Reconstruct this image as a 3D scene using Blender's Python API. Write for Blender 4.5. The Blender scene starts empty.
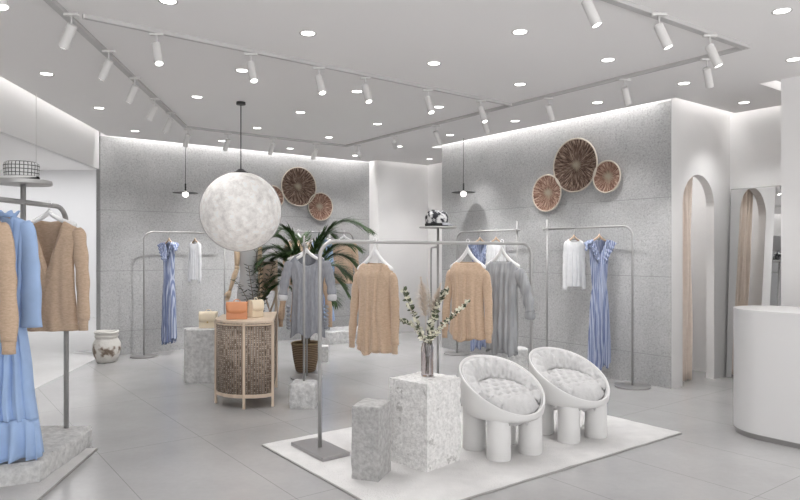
import bpy, bmesh, math, random
from mathutils import Vector, Matrix, noise
random.seed(7)
PI = math.pi
SC = bpy.context.scene
COL = SC.collection
H = 252.0; F = 650.0; CZ = 1.5; CEIL = 3.15
U1 = Vector((-.598, .8015, 0)); U2 = Vector((.7995, .6007, 0)); U3 = Vector((-.13, .9915, 0))
def W(a, b, z=0.0):
    v = U1 * a + U2 * b
    return Vector((v.x, v.y, z))

# ------------------------------------------------------------------ materials
def nodes_of(m):
    m.use_nodes = True
    return m.node_tree.nodes, m.node_tree.links
def mat(name, col, rough=.6, metal=0, var=0, vscale=8, bump=0, bscale=60, spec=.5, dist=.01, emit=None, alpha=1, trans=0, sheen=0, stretch=(1, 1, 1)):
    m = bpy.data.materials.new(name)
    N, L = nodes_of(m)
    p = N['Principled BSDF']
    c = (*col, 1)
    p.inputs['Base Color'].default_value = c
    p.inputs['Roughness'].default_value = rough
    p.inputs['Metallic'].default_value = metal
    p.inputs['Specular IOR Level'].default_value = spec
    p.inputs['Transmission Weight'].default_value = trans
    if sheen: p.inputs['Sheen Weight'].default_value = sheen
    tc = N.new('ShaderNodeTexCoord'); mp = N.new('ShaderNodeMapping'); mp.inputs['Scale'].default_value = stretch
    L.new(tc.outputs['Object'], mp.inputs[0])
    if var:
        n = N.new('ShaderNodeTexNoise'); n.inputs['Scale'].default_value = vscale; n.inputs['Detail'].default_value = 5
        L.new(mp.outputs[0], n.inputs['Vector'])
        r = N.new('ShaderNodeValToRGB')
        r.color_ramp.elements[0].position = .3; r.color_ramp.elements[1].position = .7
        r.color_ramp.elements[0].color = (*[max(0, x * (1 - var)) for x in col], 1)
        r.color_ramp.elements[1].color = (*[min(1, x * (1 + var)) for x in col], 1)
        L.new(n.outputs['Fac'], r.inputs[0]); L.new(r.outputs[0], p.inputs['Base Color'])
    if bump:
        n = N.new('ShaderNodeTexNoise'); n.inputs['Scale'].default_value = bscale; n.inputs['Detail'].default_value = 4
        L.new(mp.outputs[0], n.inputs['Vector'])
        b = N.new('ShaderNodeBump'); b.inputs['Strength'].default_value = bump; b.inputs['Distance'].default_value = dist
        L.new(n.outputs['Fac'], b.inputs['Height']); L.new(b.outputs[0], p.inputs['Normal'])
    if emit:
        p.inputs['Emission Color'].default_value = (*emit[0], 1); p.inputs['Emission Strength'].default_value = emit[1]
    return m
def ramp(N, stops):
    r = N.new('ShaderNodeValToRGB'); e = r.color_ramp.elements
    while len(e) < len(stops): e.new(.5)
    for q, (pos, c) in zip(e, stops):
        q.position = pos; q.color = (*c, 1)
    return r
def math_n(N, L, op, a, b=None, c=None):
    m = N.new('ShaderNodeMath'); m.operation = op
    for i, v in enumerate((a, b, c)):
        if v is None: continue
        if isinstance(v, (int, float)): m.inputs[i].default_value = v
        else: L.new(v, m.inputs[i])
    return m.outputs[0]

M = {}
M['plaster'] = mat('white_plaster', (.80, .79, .785), .85, var=.03, vscale=1.5, bump=.05, bscale=25)
M['plaster_outer'] = mat('outer_plaster', (.83, .83, .84), .8)
M['ceiling'] = mat('ceiling_paint', (.84, .825, .82), .9)
M['soffit'] = mat('soffit_paint', (.78, .775, .77), .85)
M['white'] = mat('white_lacquer', (.70, .695, .695), .35)
M['shell'] = mat('white_moulded_shell', (.73, .725, .72), .42)
M['trackgrey'] = mat('track_grey', (.50, .49, .485), .5)
M['head'] = mat('spotlight_white', (.66, .65, .64), .5)
M['lamp'] = mat('lamp_glow', (1, 1, 1), .5, emit=((1, .97, .93), 7))
M['trimring'] = mat('downlight_trim', (.5, .49, .48), .5)
M['steel'] = mat('brushed_steel', (.40, .395, .39), .42, metal=.4, var=.05, vscale=40)
M['steel_dark'] = mat('brushed_steel_plate', (.42, .41, .41), .42, metal=.75)
M['steel_lt'] = mat('satin_light_metal', (.44, .435, .43), .42, metal=.35)
M['black'] = mat('black_metal', (.02, .02, .02), .45)
M['hanger_white'] = mat('white_hanger_plastic', (.9, .9, .9), .3)
M['hanger_wood'] = mat('beech_hanger', (.55, .40, .28), .5, var=.15, vscale=30)
M['wood'] = mat('light_oak', (.70, .57, .45), .5, var=.10, vscale=12, stretch=(1, 1, .15))
M['wood_limb'] = mat('pale_maple', (.72, .55, .38), .4, var=.06, vscale=14)
M['cushion'] = mat('grey_white_cotton', (.56, .555, .555), .9, var=.05, vscale=30, bump=.6, bscale=28, dist=.012)
M['orange'] = mat('orange_leather', (.72, .32, .16), .45, var=.05, bump=.1, bscale=200, dist=.002)
M['cream'] = mat('cream_leather', (.92, .80, .61), .45, var=.05, bump=.1, bscale=200, dist=.002)
M['cream_edge'] = mat('cream_piping', (.62, .50, .33), .5)
M['brass'] = mat('brass', (.7, .52, .25), .3, metal=.9)
M['leaf'] = mat('palm_green', (.045, .10, .025), .5, var=.45, vscale=5)
M['leafdark'] = mat('dark_sprig_leaf', (.035, .05, .03), .55, var=.3)
M['stem'] = mat('brown_stem', (.16, .12, .07), .7)
M['euc_dark'] = mat('olive_leaf', (.09, .11, .06), .6, var=.3)
M['euc_pale'] = mat('pale_blossom', (.80, .78, .66), .7, var=.15)
M['pampas'] = mat('pampas_plume', (.80, .71, .62), .95, var=.1)
M['pampas_w'] = mat('white_plume', (.9, .88, .84), .95)
M['soil'] = mat('soil', (.05, .035, .025), .95, bump=.5)
M['curtain'] = mat('beige_curtain_cloth', (.84, .74, .66), .85, var=.04, vscale=20)
M['mannequin'] = mat('grey_linen', (.56, .56, .57), .85, bump=.15, bscale=200, dist=.002)
M['screenfab'] = mat('beige_canvas', (.58, .45, .36), .85, var=.15, vscale=12)
M['bluecloth'] = mat('sky_blue_cotton', (.36, .50, .76), .8, var=.10, vscale=5, bump=.2, bscale=120, dist=.002, sheen=.2)
M['greyknit'] = mat('grey_jersey', (.31, .32, .35), .85, var=.12, vscale=35, bump=.35, bscale=150, dist=.003, stretch=(2.2, 1, .5))
M['greycuff'] = mat('pale_grey_cuff', (.66, .66, .68), .85)
M['paleknit'] = mat('pale_silver_jersey', (.36, .37, .385), .8, var=.22, vscale=14, bump=.35, bscale=90, dist=.004, stretch=(2.5, 1, .3))
M['whitecloth'] = mat('white_jersey', (.72, .725, .735), .85, var=.05, vscale=20)
M['rug'] = mat('white_wool_rug', (.66, .65, .645), .95, var=.07, vscale=7, bump=.6, bscale=90, dist=.012, stretch=(1, 1, 1))
M['rug_edge'] = mat('rug_edge_shade', (.40, .39, .38), .9)  # darker grey stands for the faint shadow along the rug edge
M['stonedark_line'] = mat('shadow_gap', (.1, .1, .1), .9)
M['mirror'] = mat('mirror_glass', (.93, .935, .935), .02, metal=1)
M['glass'] = mat('smoked_glass', (.86, .82, .82), .03, trans=1, spec=.5)
M['pot_cream'] = None

def knit(name, c1, c2):
    m = bpy.data.materials.new(name); N, L = nodes_of(m); p = N['Principled BSDF']
    p.inputs['Roughness'].default_value = .95; p.inputs['Sheen Weight'].default_value = .15
    tc = N.new('ShaderNodeTexCoord'); mp = N.new('ShaderNodeMapping'); mp.inputs['Scale'].default_value = (1, 1, 2.5)
    L.new(tc.outputs['Object'], mp.inputs[0])
    n = N.new('ShaderNodeTexNoise'); n.inputs['Scale'].default_value = 42; n.inputs['Detail'].default_value = 6; n.inputs['Roughness'].default_value = .7
    L.new(mp.outputs[0], n.inputs[0])
    r = ramp(N, [(.32, c1), (.68, c2)]); L.new(n.outputs['Fac'], r.inputs[0]); L.new(r.outputs[0], p.inputs['Base Color'])
    wv = N.new('ShaderNodeTexWave'); wv.bands_direction = 'Z'; wv.inputs['Scale'].default_value = 38; wv.inputs['Distortion'].default_value = 3; wv.inputs['Detail'].default_value = 2
    L.new(tc.outputs['Object'], wv.inputs[0])
    b = N.new('ShaderNodeBump'); b.inputs['Strength'].default_value = .3; b.inputs['Distance'].default_value = .003
    ad = math_n(N, L, 'ADD', wv.outputs['Fac'], n.outputs['Fac'])
    L.new(ad, b.inputs['Height']); L.new(b.outputs[0], p.inputs['Normal'])
    return m
M['camel'] = knit('camel_knit', (.50, .36, .25), (.64, .475, .35))

def stripes(name):
    m = bpy.data.materials.new(name); N, L = nodes_of(m); p = N['Principled BSDF']; p.inputs['Roughness'].default_value = .8
    tc = N.new('ShaderNodeTexCoord'); wv = N.new('ShaderNodeTexWave'); wv.bands_direction = 'X'
    wv.inputs['Scale'].default_value = 17; wv.inputs['Distortion'].default_value = 2.5; wv.inputs['Detail'].default_value = 2; wv.inputs['Detail Scale'].default_value = 1.5
    mp = N.new('ShaderNodeMapping'); mp.inputs['Scale'].default_value = (1, 1, .15)
    L.new(tc.outputs['Object'], mp.inputs[0]); L.new(mp.outputs[0], wv.inputs[0])
    r = ramp(N, [(.2, (.17, .21, .36)), (.55, (.29, .34, .50)), (.85, (.46, .50, .62))]); L.new(wv.outputs['Fac'], r.inputs[0]); L.new(r.outputs[0], p.inputs['Base Color'])
    return m
M['stripe'] = stripes('blue_white_stripe')

def stonewall():
    m = bpy.data.materials.new('grey_pitted_stone_panel'); N, L = nodes_of(m); p = N['Principled BSDF']; p.inputs['Roughness'].default_value = .9
    g = N.new('ShaderNodeNewGeometry'); sep = N.new('ShaderNodeSeparateXYZ'); L.new(g.outputs['Position'], sep.inputs[0])
    n1 = N.new('ShaderNodeTexNoise'); n1.inputs['Scale'].default_value = 48; n1.inputs['Detail'].default_value = 7; n1.inputs['Roughness'].default_value = .75
    n2 = N.new('ShaderNodeTexVoronoi'); n2.inputs['Scale'].default_value = 75
    n3 = N.new('ShaderNodeTexNoise'); n3.inputs['Scale'].default_value = 1.6; n3.inputs['Detail'].default_value = 4
    for n in (n1, n2, n3): L.new(g.outputs['Position'], n.inputs['Vector'])
    r1 = ramp(N, [(.30, (.24, .24, .24)), (.43, (.42, .42, .42)), (.57, (.50, .50, .50)), (.8, (.58, .58, .58))]); L.new(n1.outputs['Fac'], r1.inputs[0])
    r2 = ramp(N, [(0, (.55, .55, .55)), (.22, (1, 1, 1))]); L.new(n2.outputs['Distance'], r2.inputs[0])
    r3 = ramp(N, [(.3, (.88, .88, .88)), (.7, (1.06, 1.06, 1.06))]); L.new(n3.outputs['Fac'], r3.inputs[0])
    mx = N.new('ShaderNodeMix'); mx.data_type = 'RGBA'; mx.blend_type = 'MULTIPLY'; mx.inputs[0].default_value = .35
    L.new(r1.outputs[0], mx.inputs[6]); L.new(r2.outputs[0], mx.inputs[7])
    mx2 = N.new('ShaderNodeMix'); mx2.data_type = 'RGBA'; mx2.blend_type = 'MULTIPLY'; mx2.inputs[0].default_value = 1
    L.new(mx.outputs[2], mx2.inputs[6]); L.new(r3.outputs[0], mx2.inputs[7])
    # panel joints at z = .34 + k*.88
    z = sep.outputs['Z']
    t = math_n(N, L, 'MODULO', math_n(N, L, 'ADD', z, .54), .88)
    k = math_n(N, L, 'MULTIPLY', math_n(N, L, 'LESS_THAN', t, .009), math_n(N, L, 'LESS_THAN', z, 2.6))
    mx3 = N.new('ShaderNodeMix'); mx3.data_type = 'RGBA'; L.new(k, mx3.inputs[0])
    L.new(mx2.outputs[2], mx3.inputs[6]); mx3.inputs[7].default_value = (.33, .33, .33, 1)
    L.new(mx3.outputs[2], p.inputs['Base Color'])
    b = N.new('ShaderNodeBump'); b.inputs['Strength'].default_value = .55; b.inputs['Distance'].default_value = .012
    h = math_n(N, L, 'SUBTRACT', n1.outputs['Fac'], math_n(N, L, 'MULTIPLY', k, .8))
    L.new(h, b.inputs['Height']); L.new(b.outputs[0], p.inputs['Normal'])
    return m
M['stonewall'] = stonewall()

def floor_mat():
    m = bpy.data.materials.new('polished_concrete_tile'); N, L = nodes_of(m); p = N['Principled BSDF']
    g = N.new('ShaderNodeNewGeometry')
    def dotw(v):
        d = N.new('ShaderNodeVectorMath'); d.operation = 'DOT_PRODUCT'; L.new(g.outputs['Position'], d.inputs[0]); d.inputs[1].default_value = v
        return d.outputs['Value']
    b = dotw(U2); a = dotw(U1)
    def line(v, off, sp, w):
        t = math_n(N, L, 'MODULO', math_n(N, L, 'ADD', v, 20 * sp - off + w / 2), sp)
        return math_n(N, L, 'LESS_THAN', t, w)
    k = math_n(N, L, 'MAXIMUM', line(b, 1.112, .76, .005), line(a, 1.888, 1.66, .005))
    n1 = N.new('ShaderNodeTexNoise'); n1.inputs['Scale'].default_value = 1.3; n1.inputs['Detail'].default_value = 8; n1.inputs['Roughness'].default_value = .62
    L.new(g.outputs['Position'], n1.inputs['Vector'])
    n2 = N.new('ShaderNodeTexNoise'); n2.inputs['Scale'].default_value = 26; n2.inputs['Detail'].default_value = 4
    L.new(g.outputs['Position'], n2.inputs['Vector'])
    mixf = math_n(N, L, 'MULTIPLY_ADD', n2.outputs['Fac'], .18, math_n(N, L, 'MULTIPLY', n1.outputs['Fac'], .82))
    r = ramp(N, [(.2, (.35, .345, .345)), (.8, (.47, .465, .465))]); L.new(mixf, r.inputs[0])
    mx = N.new('ShaderNodeMix'); mx.data_type = 'RGBA'; L.new(k, mx.inputs[0]); L.new(r.outputs[0], mx.inputs[6]); mx.inputs[7].default_value = (.27, .265, .265, 1)
    L.new(mx.outputs[2], p.inputs['Base Color'])
    p.inputs['Roughness'].default_value = .20
    p.inputs['Specular IOR Level'].default_value = .5
    return m
M['floor'] = floor_mat()
M['floor_outer'] = mat('outer_glossy_floor', (.60, .595, .59), .3, var=.03)

def stone(name, c1, c2, patch=None, bs=28, strength=.8, dist=.012, patch_scale=6):
    m = bpy.data.materials.new(name); N, L = nodes_of(m); p = N['Principled BSDF']; p.inputs['Roughness'].default_value = .92
    tc = N.new('ShaderNodeTexCoord')
    n = N.new('ShaderNodeTexNoise'); n.inputs['Scale'].default_value = bs; n.inputs['Detail'].default_value = 7; n.inputs['Roughness'].default_value = .65
    L.new(tc.outputs['Object'], n.inputs['Vector'])
    r = ramp(N, [(.3, c1), (.65, c2)]); L.new(n.outputs['Fac'], r.inputs[0])
    out = r.outputs[0]
    if patch:
        q = N.new('ShaderNodeTexNoise'); q.inputs['Scale'].default_value = patch_scale; q.inputs['Detail'].default_value = 6; q.inputs['Roughness'].default_value = .7
        L.new(tc.outputs['Object'], q.inputs['Vector'])
        rq = ramp(N, [(.60, (0, 0, 0)), (.64, (1, 1, 1))]); L.new(q.outputs['Fac'], rq.inputs[0])
        mx = N.new('ShaderNodeMix'); mx.data_type = 'RGBA'; L.new(rq.outputs[0], mx.inputs[0]); L.new(out, mx.inputs[6]); mx.inputs[7].default_value = (*patch, 1)
        out = mx.outputs[2]
    L.new(out, p.inputs['Base Color'])
    b = N.new('ShaderNodeBump'); b.inputs['Strength'].default_value = strength; b.inputs['Distance'].default_value = dist
    L.new(n.outputs['Fac'], b.inputs['Height']); L.new(b.outputs[0], p.inputs['Normal'])
    return m
M['stone_white'] = stone('white_chiselled_stone', (.60, .595, .585), (.90, .89, .88), patch=(.48, .47, .46), bs=44, patch_scale=8)
M['stone_grey'] = stone('grey_rough_stone', (.32, .315, .31), (.52, .515, .51), bs=34, strength=.6)
M['stone_pale'] = stone('pale_grey_stone', (.46, .46, .46), (.76, .76, .755), bs=20)

def cane():
    m = bpy.data.materials.new('woven_cane'); N, L = nodes_of(m); p = N['Principled BSDF']; p.inputs['Roughness'].default_value = .7
    uv = N.new('ShaderNodeUVMap'); sep = N.new('ShaderNodeSeparateXYZ'); L.new(uv.outputs[0], sep.inputs[0])
    fu = math_n(N, L, 'FRACT', math_n(N, L, 'MULTIPLY', sep.outputs['X'], 1 / .026))
    fv = math_n(N, L, 'FRACT', math_n(N, L, 'MULTIPLY', sep.outputs['Y'], 1 / .020))
    nh = N.new('ShaderNodeTexNoise'); nh.inputs['Scale'].default_value = 32; nh.inputs['Detail'].default_value = 3; L.new(uv.outputs[0], nh.inputs['Vector'])
    hole = math_n(N, L, 'MULTIPLY', math_n(N, L, 'MULTIPLY', math_n(N, L, 'GREATER_THAN', fu, .66), math_n(N, L, 'GREATER_THAN', fv, .40)), math_n(N, L, 'GREATER_THAN', nh.outputs['Fac'], .47))
    groove = math_n(N, L, 'GREATER_THAN', fu, .56)
    n = N.new('ShaderNodeTexNoise'); n.inputs['Scale'].default_value = 9; n.inputs['Detail'].default_value = 5
    L.new(uv.outputs[0], n.inputs['Vector'])
    r = ramp(N, [(.35, (.21, .155, .115)), (.65, (.38, .295, .23))]); L.new(n.outputs['Fac'], r.inputs[0])
    mx = N.new('ShaderNodeMix'); mx.data_type = 'RGBA'; L.new(groove, mx.inputs[0]); L.new(r.outputs[0], mx.inputs[6]); mx.inputs[7].default_value = (.10, .075, .055, 1)
    mh = N.new('ShaderNodeMix'); mh.data_type = 'RGBA'; L.new(hole, mh.inputs[0]); L.new(mx.outputs[2], mh.inputs[6]); mh.inputs[7].default_value = (.58, .53, .48, 1)
    L.new(mh.outputs[2], p.inputs['Base Color'])
    b = N.new('ShaderNodeBump'); b.inputs['Distance'].default_value = .004; b.inputs['Strength'].default_value = .6
    L.new(math_n(N, L, 'SUBTRACT', 1, fu), b.inputs['Height']); L.new(b.outputs[0], p.inputs['Normal'])
    return m
M['cane'] = cane()

def radial_straw(name, cs, seed):
    m = bpy.data.materials.new(name); N, L = nodes_of(m); p = N['Principled BSDF']; p.inputs['Roughness'].default_value = .9
    tc = N.new('ShaderNodeTexCoord'); sep = N.new('ShaderNodeSeparateXYZ'); L.new(tc.outputs['Object'], sep.inputs[0])
    an = math_n(N, L, 'ARCTAN2', sep.outputs['Z'], sep.outputs['X'])
    rad = math_n(N, L, 'SQRT', math_n(N, L, 'ADD', math_n(N, L, 'POWER', sep.outputs['X'], 2), math_n(N, L, 'POWER', sep.outputs['Z'], 2)))
    cb = N.new('ShaderNodeCombineXYZ'); L.new(math_n(N, L, 'MULTIPLY', an, 17), cb.inputs[0]); L.new(math_n(N, L, 'MULTIPLY', rad, 9), cb.inputs[1]); cb.inputs[2].default_value = seed
    n = N.new('ShaderNodeTexNoise'); n.inputs['Scale'].default_value = 1.2; n.inputs['Detail'].default_value = 5; n.inputs['Roughness'].default_value = .7
    L.new(cb.outputs[0], n.inputs['Vector'])
    r = ramp(N, cs); L.new(n.outputs['Fac'], r.inputs[0])
    n2 = N.new('ShaderNodeTexNoise'); n2.inputs['Scale'].default_value = 9; n2.inputs['Detail'].default_value = 3; L.new(tc.outputs['Object'], n2.inputs['Vector'])
    rd = math_n(N, L, 'ADD', rad, math_n(N, L, 'MULTIPLY', n2.outputs['Fac'], .12))
    rc = ramp(N, [(.085, (1, 1, 1)), (.14, (0, 0, 0))]); L.new(rd, rc.inputs[0])
    mx = N.new('ShaderNodeMix'); mx.data_type = 'RGBA'; L.new(rc.outputs[0], mx.inputs[0]); L.new(r.outputs[0], mx.inputs[6]); mx.inputs[7].default_value = (.42, .36, .27, 1)
    L.new(mx.outputs[2], p.inputs['Base Color'])
    b = N.new('ShaderNodeBump'); b.inputs['Distance'].default_value = .01; b.inputs['Strength'].default_value = .8; L.new(n.outputs['Fac'], b.inputs['Height']); L.new(b.outputs[0], p.inputs['Normal'])
    return m
M['straw_dark'] = radial_straw('dark_brown_straw', [(.36, (.03, .018, .013)), (.5, (.15, .09, .065)), (.66, (.52, .41, .33))], 1)
M['straw_red'] = radial_straw('reddish_brown_straw', [(.34, (.035, .018, .012)), (.48, (.22, .11, .075)), (.66, (.66, .50, .40))], 4)
M['straw_rim'] = mat('pale_straw_rim', (.60, .54, .46), .9, bump=.5, bscale=80)

def basket_mat():
    m = bpy.data.materials.new('seagrass_weave'); N, L = nodes_of(m); p = N['Principled BSDF']; p.inputs['Roughness'].default_value = .9
    tc = N.new('ShaderNodeTexCoord'); wv = N.new('ShaderNodeTexWave'); wv.bands_direction = 'Z'; wv.inputs['Scale'].default_value = 14; wv.inputs['Distortion'].default_value = 1.5
    L.new(tc.outputs['Object'], wv.inputs[0])
    r = ramp(N, [(.2, (.13, .085, .05)), (.8, (.34, .24, .155))]); L.new(wv.outputs['Fac'], r.inputs[0]); L.new(r.outputs[0], p.inputs['Base Color'])
    b = N.new('ShaderNodeBump'); b.inputs['Distance'].default_value = .01; L.new(wv.outputs['Fac'], b.inputs['Height']); L.new(b.outputs[0], p.inputs['Normal'])
    return m
M['basket'] = basket_mat()
M['basket_rim'] = mat('basket_rim', (.30, .22, .12), .8)

def urn_mat():
    m = bpy.data.materials.new('weathered_glaze'); N, L = nodes_of(m); p = N['Principled BSDF']; p.inputs['Roughness'].default_value = .75
    tc = N.new('ShaderNodeTexCoord'); sep = N.new('ShaderNodeSeparateXYZ'); L.new(tc.outputs['Object'], sep.inputs[0])
    n = N.new('ShaderNodeTexNoise'); n.inputs['Scale'].default_value = 14; n.inputs['Detail'].default_value = 6; L.new(tc.outputs['Object'], n.inputs['Vector'])
    band = math_n(N, L, 'SUBTRACT', 1, math_n(N, L, 'MULTIPLY', math_n(N, L, 'ABSOLUTE', math_n(N, L, 'SUBTRACT', sep.outputs['Z'], .165)), 11))
    v = math_n(N, L, 'ADD', math_n(N, L, 'MULTIPLY', math_n(N, L, 'MAXIMUM', band, -.5), .22), n.outputs['Fac'])
    r = ramp(N, [(.58, (.64, .62, .585)), (.66, (.40, .35, .30)), (.76, (.16, .12, .09))]); L.new(v, r.inputs[0]); L.new(r.outputs[0], p.inputs['Base Color'])
    b = N.new('ShaderNodeBump'); b.inputs['Distance'].default_value = .01; L.new(n.outputs['Fac'], b.inputs['Height']); L.new(b.outputs[0], p.inputs['Normal'])
    return m
M['urn'] = urn_mat()

def moon_mat():
    m = bpy.data.materials.new('moon_lamp_shade'); N, L = nodes_of(m); p = N['Principled BSDF']; p.inputs['Roughness'].default_value = .7
    tc = N.new('ShaderNodeTexCoord')
    n = N.new('ShaderNodeTexNoise'); n.inputs['Scale'].default_value = 13; n.inputs['Detail'].default_value = 9; n.inputs['Roughness'].default_value = .74
    n2 = N.new('ShaderNodeTexVoronoi'); n2.inputs['Scale'].default_value = 14; n2.feature = 'SMOOTH_F1'
    L.new(tc.outputs['Object'], n.inputs['Vector']); L.new(tc.outputs['Object'], n2.inputs['Vector'])
    s = math_n(N, L, 'ADD', n.outputs['Fac'], math_n(N, L, 'MULTIPLY', n2.outputs['Distance'], -.22))
    r = ramp(N, [(.22, (.56, .54, .525)), (.40, (.72, .70, .68)), (.58, (.88, .86, .84))]); L.new(s, r.inputs[0])
    L.new(r.outputs[0], p.inputs['Base Color']); L.new(r.outputs[0], p.inputs['Emission Color']); p.inputs['Emission Strength'].default_value = .28
    b = N.new('ShaderNodeBump'); b.inputs['Distance'].default_value = .01; b.inputs['Strength'].default_value = .4; L.new(n.outputs['Fac'], b.inputs['Height']); L.new(b.outputs[0], p.inputs['Normal'])
    return m
M['moon'] = moon_mat()

def plaid(name, sc=26, splash=False):
    m = bpy.data.materials.new(name); N, L = nodes_of(m); p = N['Principled BSDF']; p.inputs['Roughness'].default_value = .85
    tc = N.new('ShaderNodeTexCoord'); sep = N.new('ShaderNodeSeparateXYZ'); L.new(tc.outputs['Object'], sep.inputs[0])
    if splash:
        n = N.new('ShaderNodeTexNoise'); n.inputs['Scale'].default_value = 22; n.inputs['Detail'].default_value = 2; L.new(tc.outputs['Object'], n.inputs['Vector'])
        r = ramp(N, [(.46, (.02, .02, .025)), (.50, (.22, .22, .23)), (.60, (.62, .62, .62))]); L.new(n.outputs['Fac'], r.inputs[0]); L.new(r.outputs[0], p.inputs['Base Color'])
        return m
    an = math_n(N, L, 'MULTIPLY', math_n(N, L, 'ARCTAN2', sep.outputs['Y'], sep.outputs['X']), .11)
    def ln(v, s, off, w):
        return math_n(N, L, 'LESS_THAN', math_n(N, L, 'FRACT', math_n(N, L, 'ADD', math_n(N, L, 'MULTIPLY', v, s), off)), w)
    z = sep.outputs['Z']
    k = math_n(N, L, 'MAXIMUM', ln(an, sc, 7.2, .22), ln(z, sc, .3, .22))
    k2 = math_n(N, L, 'MAXIMUM', ln(an, sc, 7.7, .1), ln(z, sc, .8, .1))
    c = math_n(N, L, 'SUBTRACT', .62, math_n(N, L, 'ADD', math_n(N, L, 'MULTIPLY', k, .55), math_n(N, L, 'MULTIPLY', k2, .04)))
    L.new(c, p.inputs['Base Color'])
    return m
M['plaid'] = plaid('black_white_plaid', 40); M['print'] = plaid('black_white_print', splash=True)
M['blackcloth'] = mat('black_cloth', (.02, .02, .02), .9)

# ------------------------------------------------------------------ mesh builder
class MB:
    def __init__(s): s.bm = bmesh.new(); s.uv = None
    def v(s, p): return s.bm.verts.new(p)
    def face(s, vs):
        try: return s.bm.faces.new(vs)
        except ValueError: return None
    def box(s, c, size, rz=0, x=None):
        c = Vector(c); hx, hy, hz = size[0] / 2, size[1] / 2, size[2] / 2
        R = Matrix.Rotation(rz, 3, 'Z') if x is None else Matrix((Vector(x).normalized(), Vector((0, 0, 1)).cross(Vector(x).normalized()), Vector((0, 0, 1)))).transposed()
        P = [s.v(c + R @ Vector((i * hx, j * hy, k * hz))) for k in (-1, 1) for j in (-1, 1) for i in (-1, 1)]
        for q in ((0, 2, 3, 1), (4, 5, 7, 6), (0, 1, 5, 4), (2, 6, 7, 3), (0, 4, 6, 2), (1, 3, 7, 5)): s.face([P[i] for i in q])
        return s
    def prism(s, pts, z0, z1):
        lo = [s.v((p[0], p[1], z0)) for p in pts]; hi = [s.v((p[0], p[1], z1)) for p in pts]
        n = len(pts)
        area = sum(pts[i][0] * pts[(i + 1) % n][1] - pts[(i + 1) % n][0] * pts[i][1] for i in range(n))
        if area < 0: lo.reverse(); hi.reverse()
        s.face(list(reversed(lo))); s.face(hi)
        for i in range(n): s.face([lo[i], lo[(i + 1) % n], hi[(i + 1) % n], hi[i]])
        return s
    def tube(s, pts, r, seg=10, cap=True, flat=None):
        pts = [Vector(p) for p in pts]; n = len(pts)
        rs = r if isinstance(r, (list, tuple)) else [r] * n
        rings = []; up = None
        for i, p in enumerate(pts):
            t = (pts[min(i + 1, n - 1)] - pts[max(i - 1, 0)]).normalized()
            if up is None:
                up = Vector((0, 0, 1)) if abs(t.z) < .9 else Vector((0, 1, 0))
            a = t.cross(up)
            if a.length < 1e-4: a = t.cross(Vector((1, 0, 0)))
            a.normalize(); b = a.cross(t).normalized(); up = b
            q = flat[i] if isinstance(flat, (list, tuple)) else (flat or 1)
            rings.append([s.v(p + a * math.cos(2 * PI * k / seg) * rs[i] + b * math.sin(2 * PI * k / seg) * rs[i] * q) for k in range(seg)])
        for i in range(n - 1):
            for k in range(seg):
                s.face([rings[i][k], rings[i][(k + 1) % seg], rings[i + 1][(k + 1) % seg], rings[i + 1][k]])
        if cap: s.face(list(reversed(rings[0]))); s.face(rings[-1])
        return s
    def lathe(s, prof, c=(0, 0, 0), seg=32, warp=None):
        c = Vector(c); rings = []
        for r, z in prof:
            if r < 1e-5: rings.append([s.v(c + Vector((0, 0, z)))])
            else:
                ring = []
                for k in range(seg):
                    a = 2 * PI * k / seg; p = Vector((r * math.cos(a), r * math.sin(a), z))
                    if warp: p = warp(p, a)
                    ring.append(s.v(c + p))
                rings.append(ring)
        for A, B in zip(rings, rings[1:]):
            for k in range(seg):
                k2 = (k + 1) % seg
                if len(A) == 1 and len(B) == 1: continue
                if len(A) == 1: s.face([A[0], B[k2], B[k]])
                elif len(B) == 1: s.face([A[k], A[k2], B[0]])
                else: s.face([A[k], A[k2], B[k2], B[k]])
        return s
    def grid(s, fn, nu, nv, closed=False):
        g = [[s.v(fn(i, j)) for i in range(nu)] for j in range(nv)]
        for j in range(nv - 1):
            for i in range(nu if closed else nu - 1):
                i2 = (i + 1) % nu
                s.face([g[j][i], g[j][i2], g[j + 1][i2], g[j + 1][i]])
        return g
    def leaf(s, p, d, L, w, up=(0, 0, 1), droop=0, seg=3):
        p = Vector(p); d = Vector(d).normalized(); side = d.cross(Vector(up))
        if side.length < 1e-3: side = Vector((1, 0, 0))
        side.normalize(); prev = None
        nrm = side.cross(d).normalized()
        for i in range(seg + 1):
            t = i / seg
            c = p + d * L * t - Vector((0, 0, 1)) * droop * L * t * t
            ww = w * (math.sin(PI * min(.999, t * .86 + .1)) ** .8) * .5 if i < seg else w * .03
            A = s.v(c + side * ww - nrm * ww * .25); Mid = s.v(c + nrm * ww * .1); B = s.v(c - side * ww - nrm * ww * .25)
            if prev:
                s.face([prev[0], prev[1], Mid, A]); s.face([prev[1], prev[2], B, Mid])
            prev = (A, Mid, B)
    def build(s, name, m, parent=None, smooth=False, loc=None, rz=0, bevel=0, solid=0, sub=0, autos=None, kind=None, recalc=True):
        if recalc: bmesh.ops.recalc_face_normals(s.bm, faces=s.bm.faces)
        me = bpy.data.meshes.new(name); s.bm.to_mesh(me); s.bm.free()
        o = bpy.data.objects.new(name, me); COL.objects.link(o)
        me.materials.append(m)
        if smooth:
            for f in me.polygons: f.use_smooth = True
            if autos:
                try: me.set_sharp_from_angle(angle=autos)
                except Exception: pass
        if loc is not None: o.location = loc
        o.rotation_euler.z = rz
        if parent: o.parent = parent
        if solid:
            q = o.modifiers.new('s', 'SOLIDIFY'); q.thickness = solid; q.offset = 0
        if sub:
            q = o.modifiers.new('u', 'SUBSURF'); q.levels = sub; q.render_levels = sub
        if bevel:
            q = o.modifiers.new('b', 'BEVEL'); q.width = bevel; q.segments = 3; q.limit_method = 'ANGLE'; q.angle_limit = .7
        if kind: o['kind'] = kind
        return o
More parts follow.
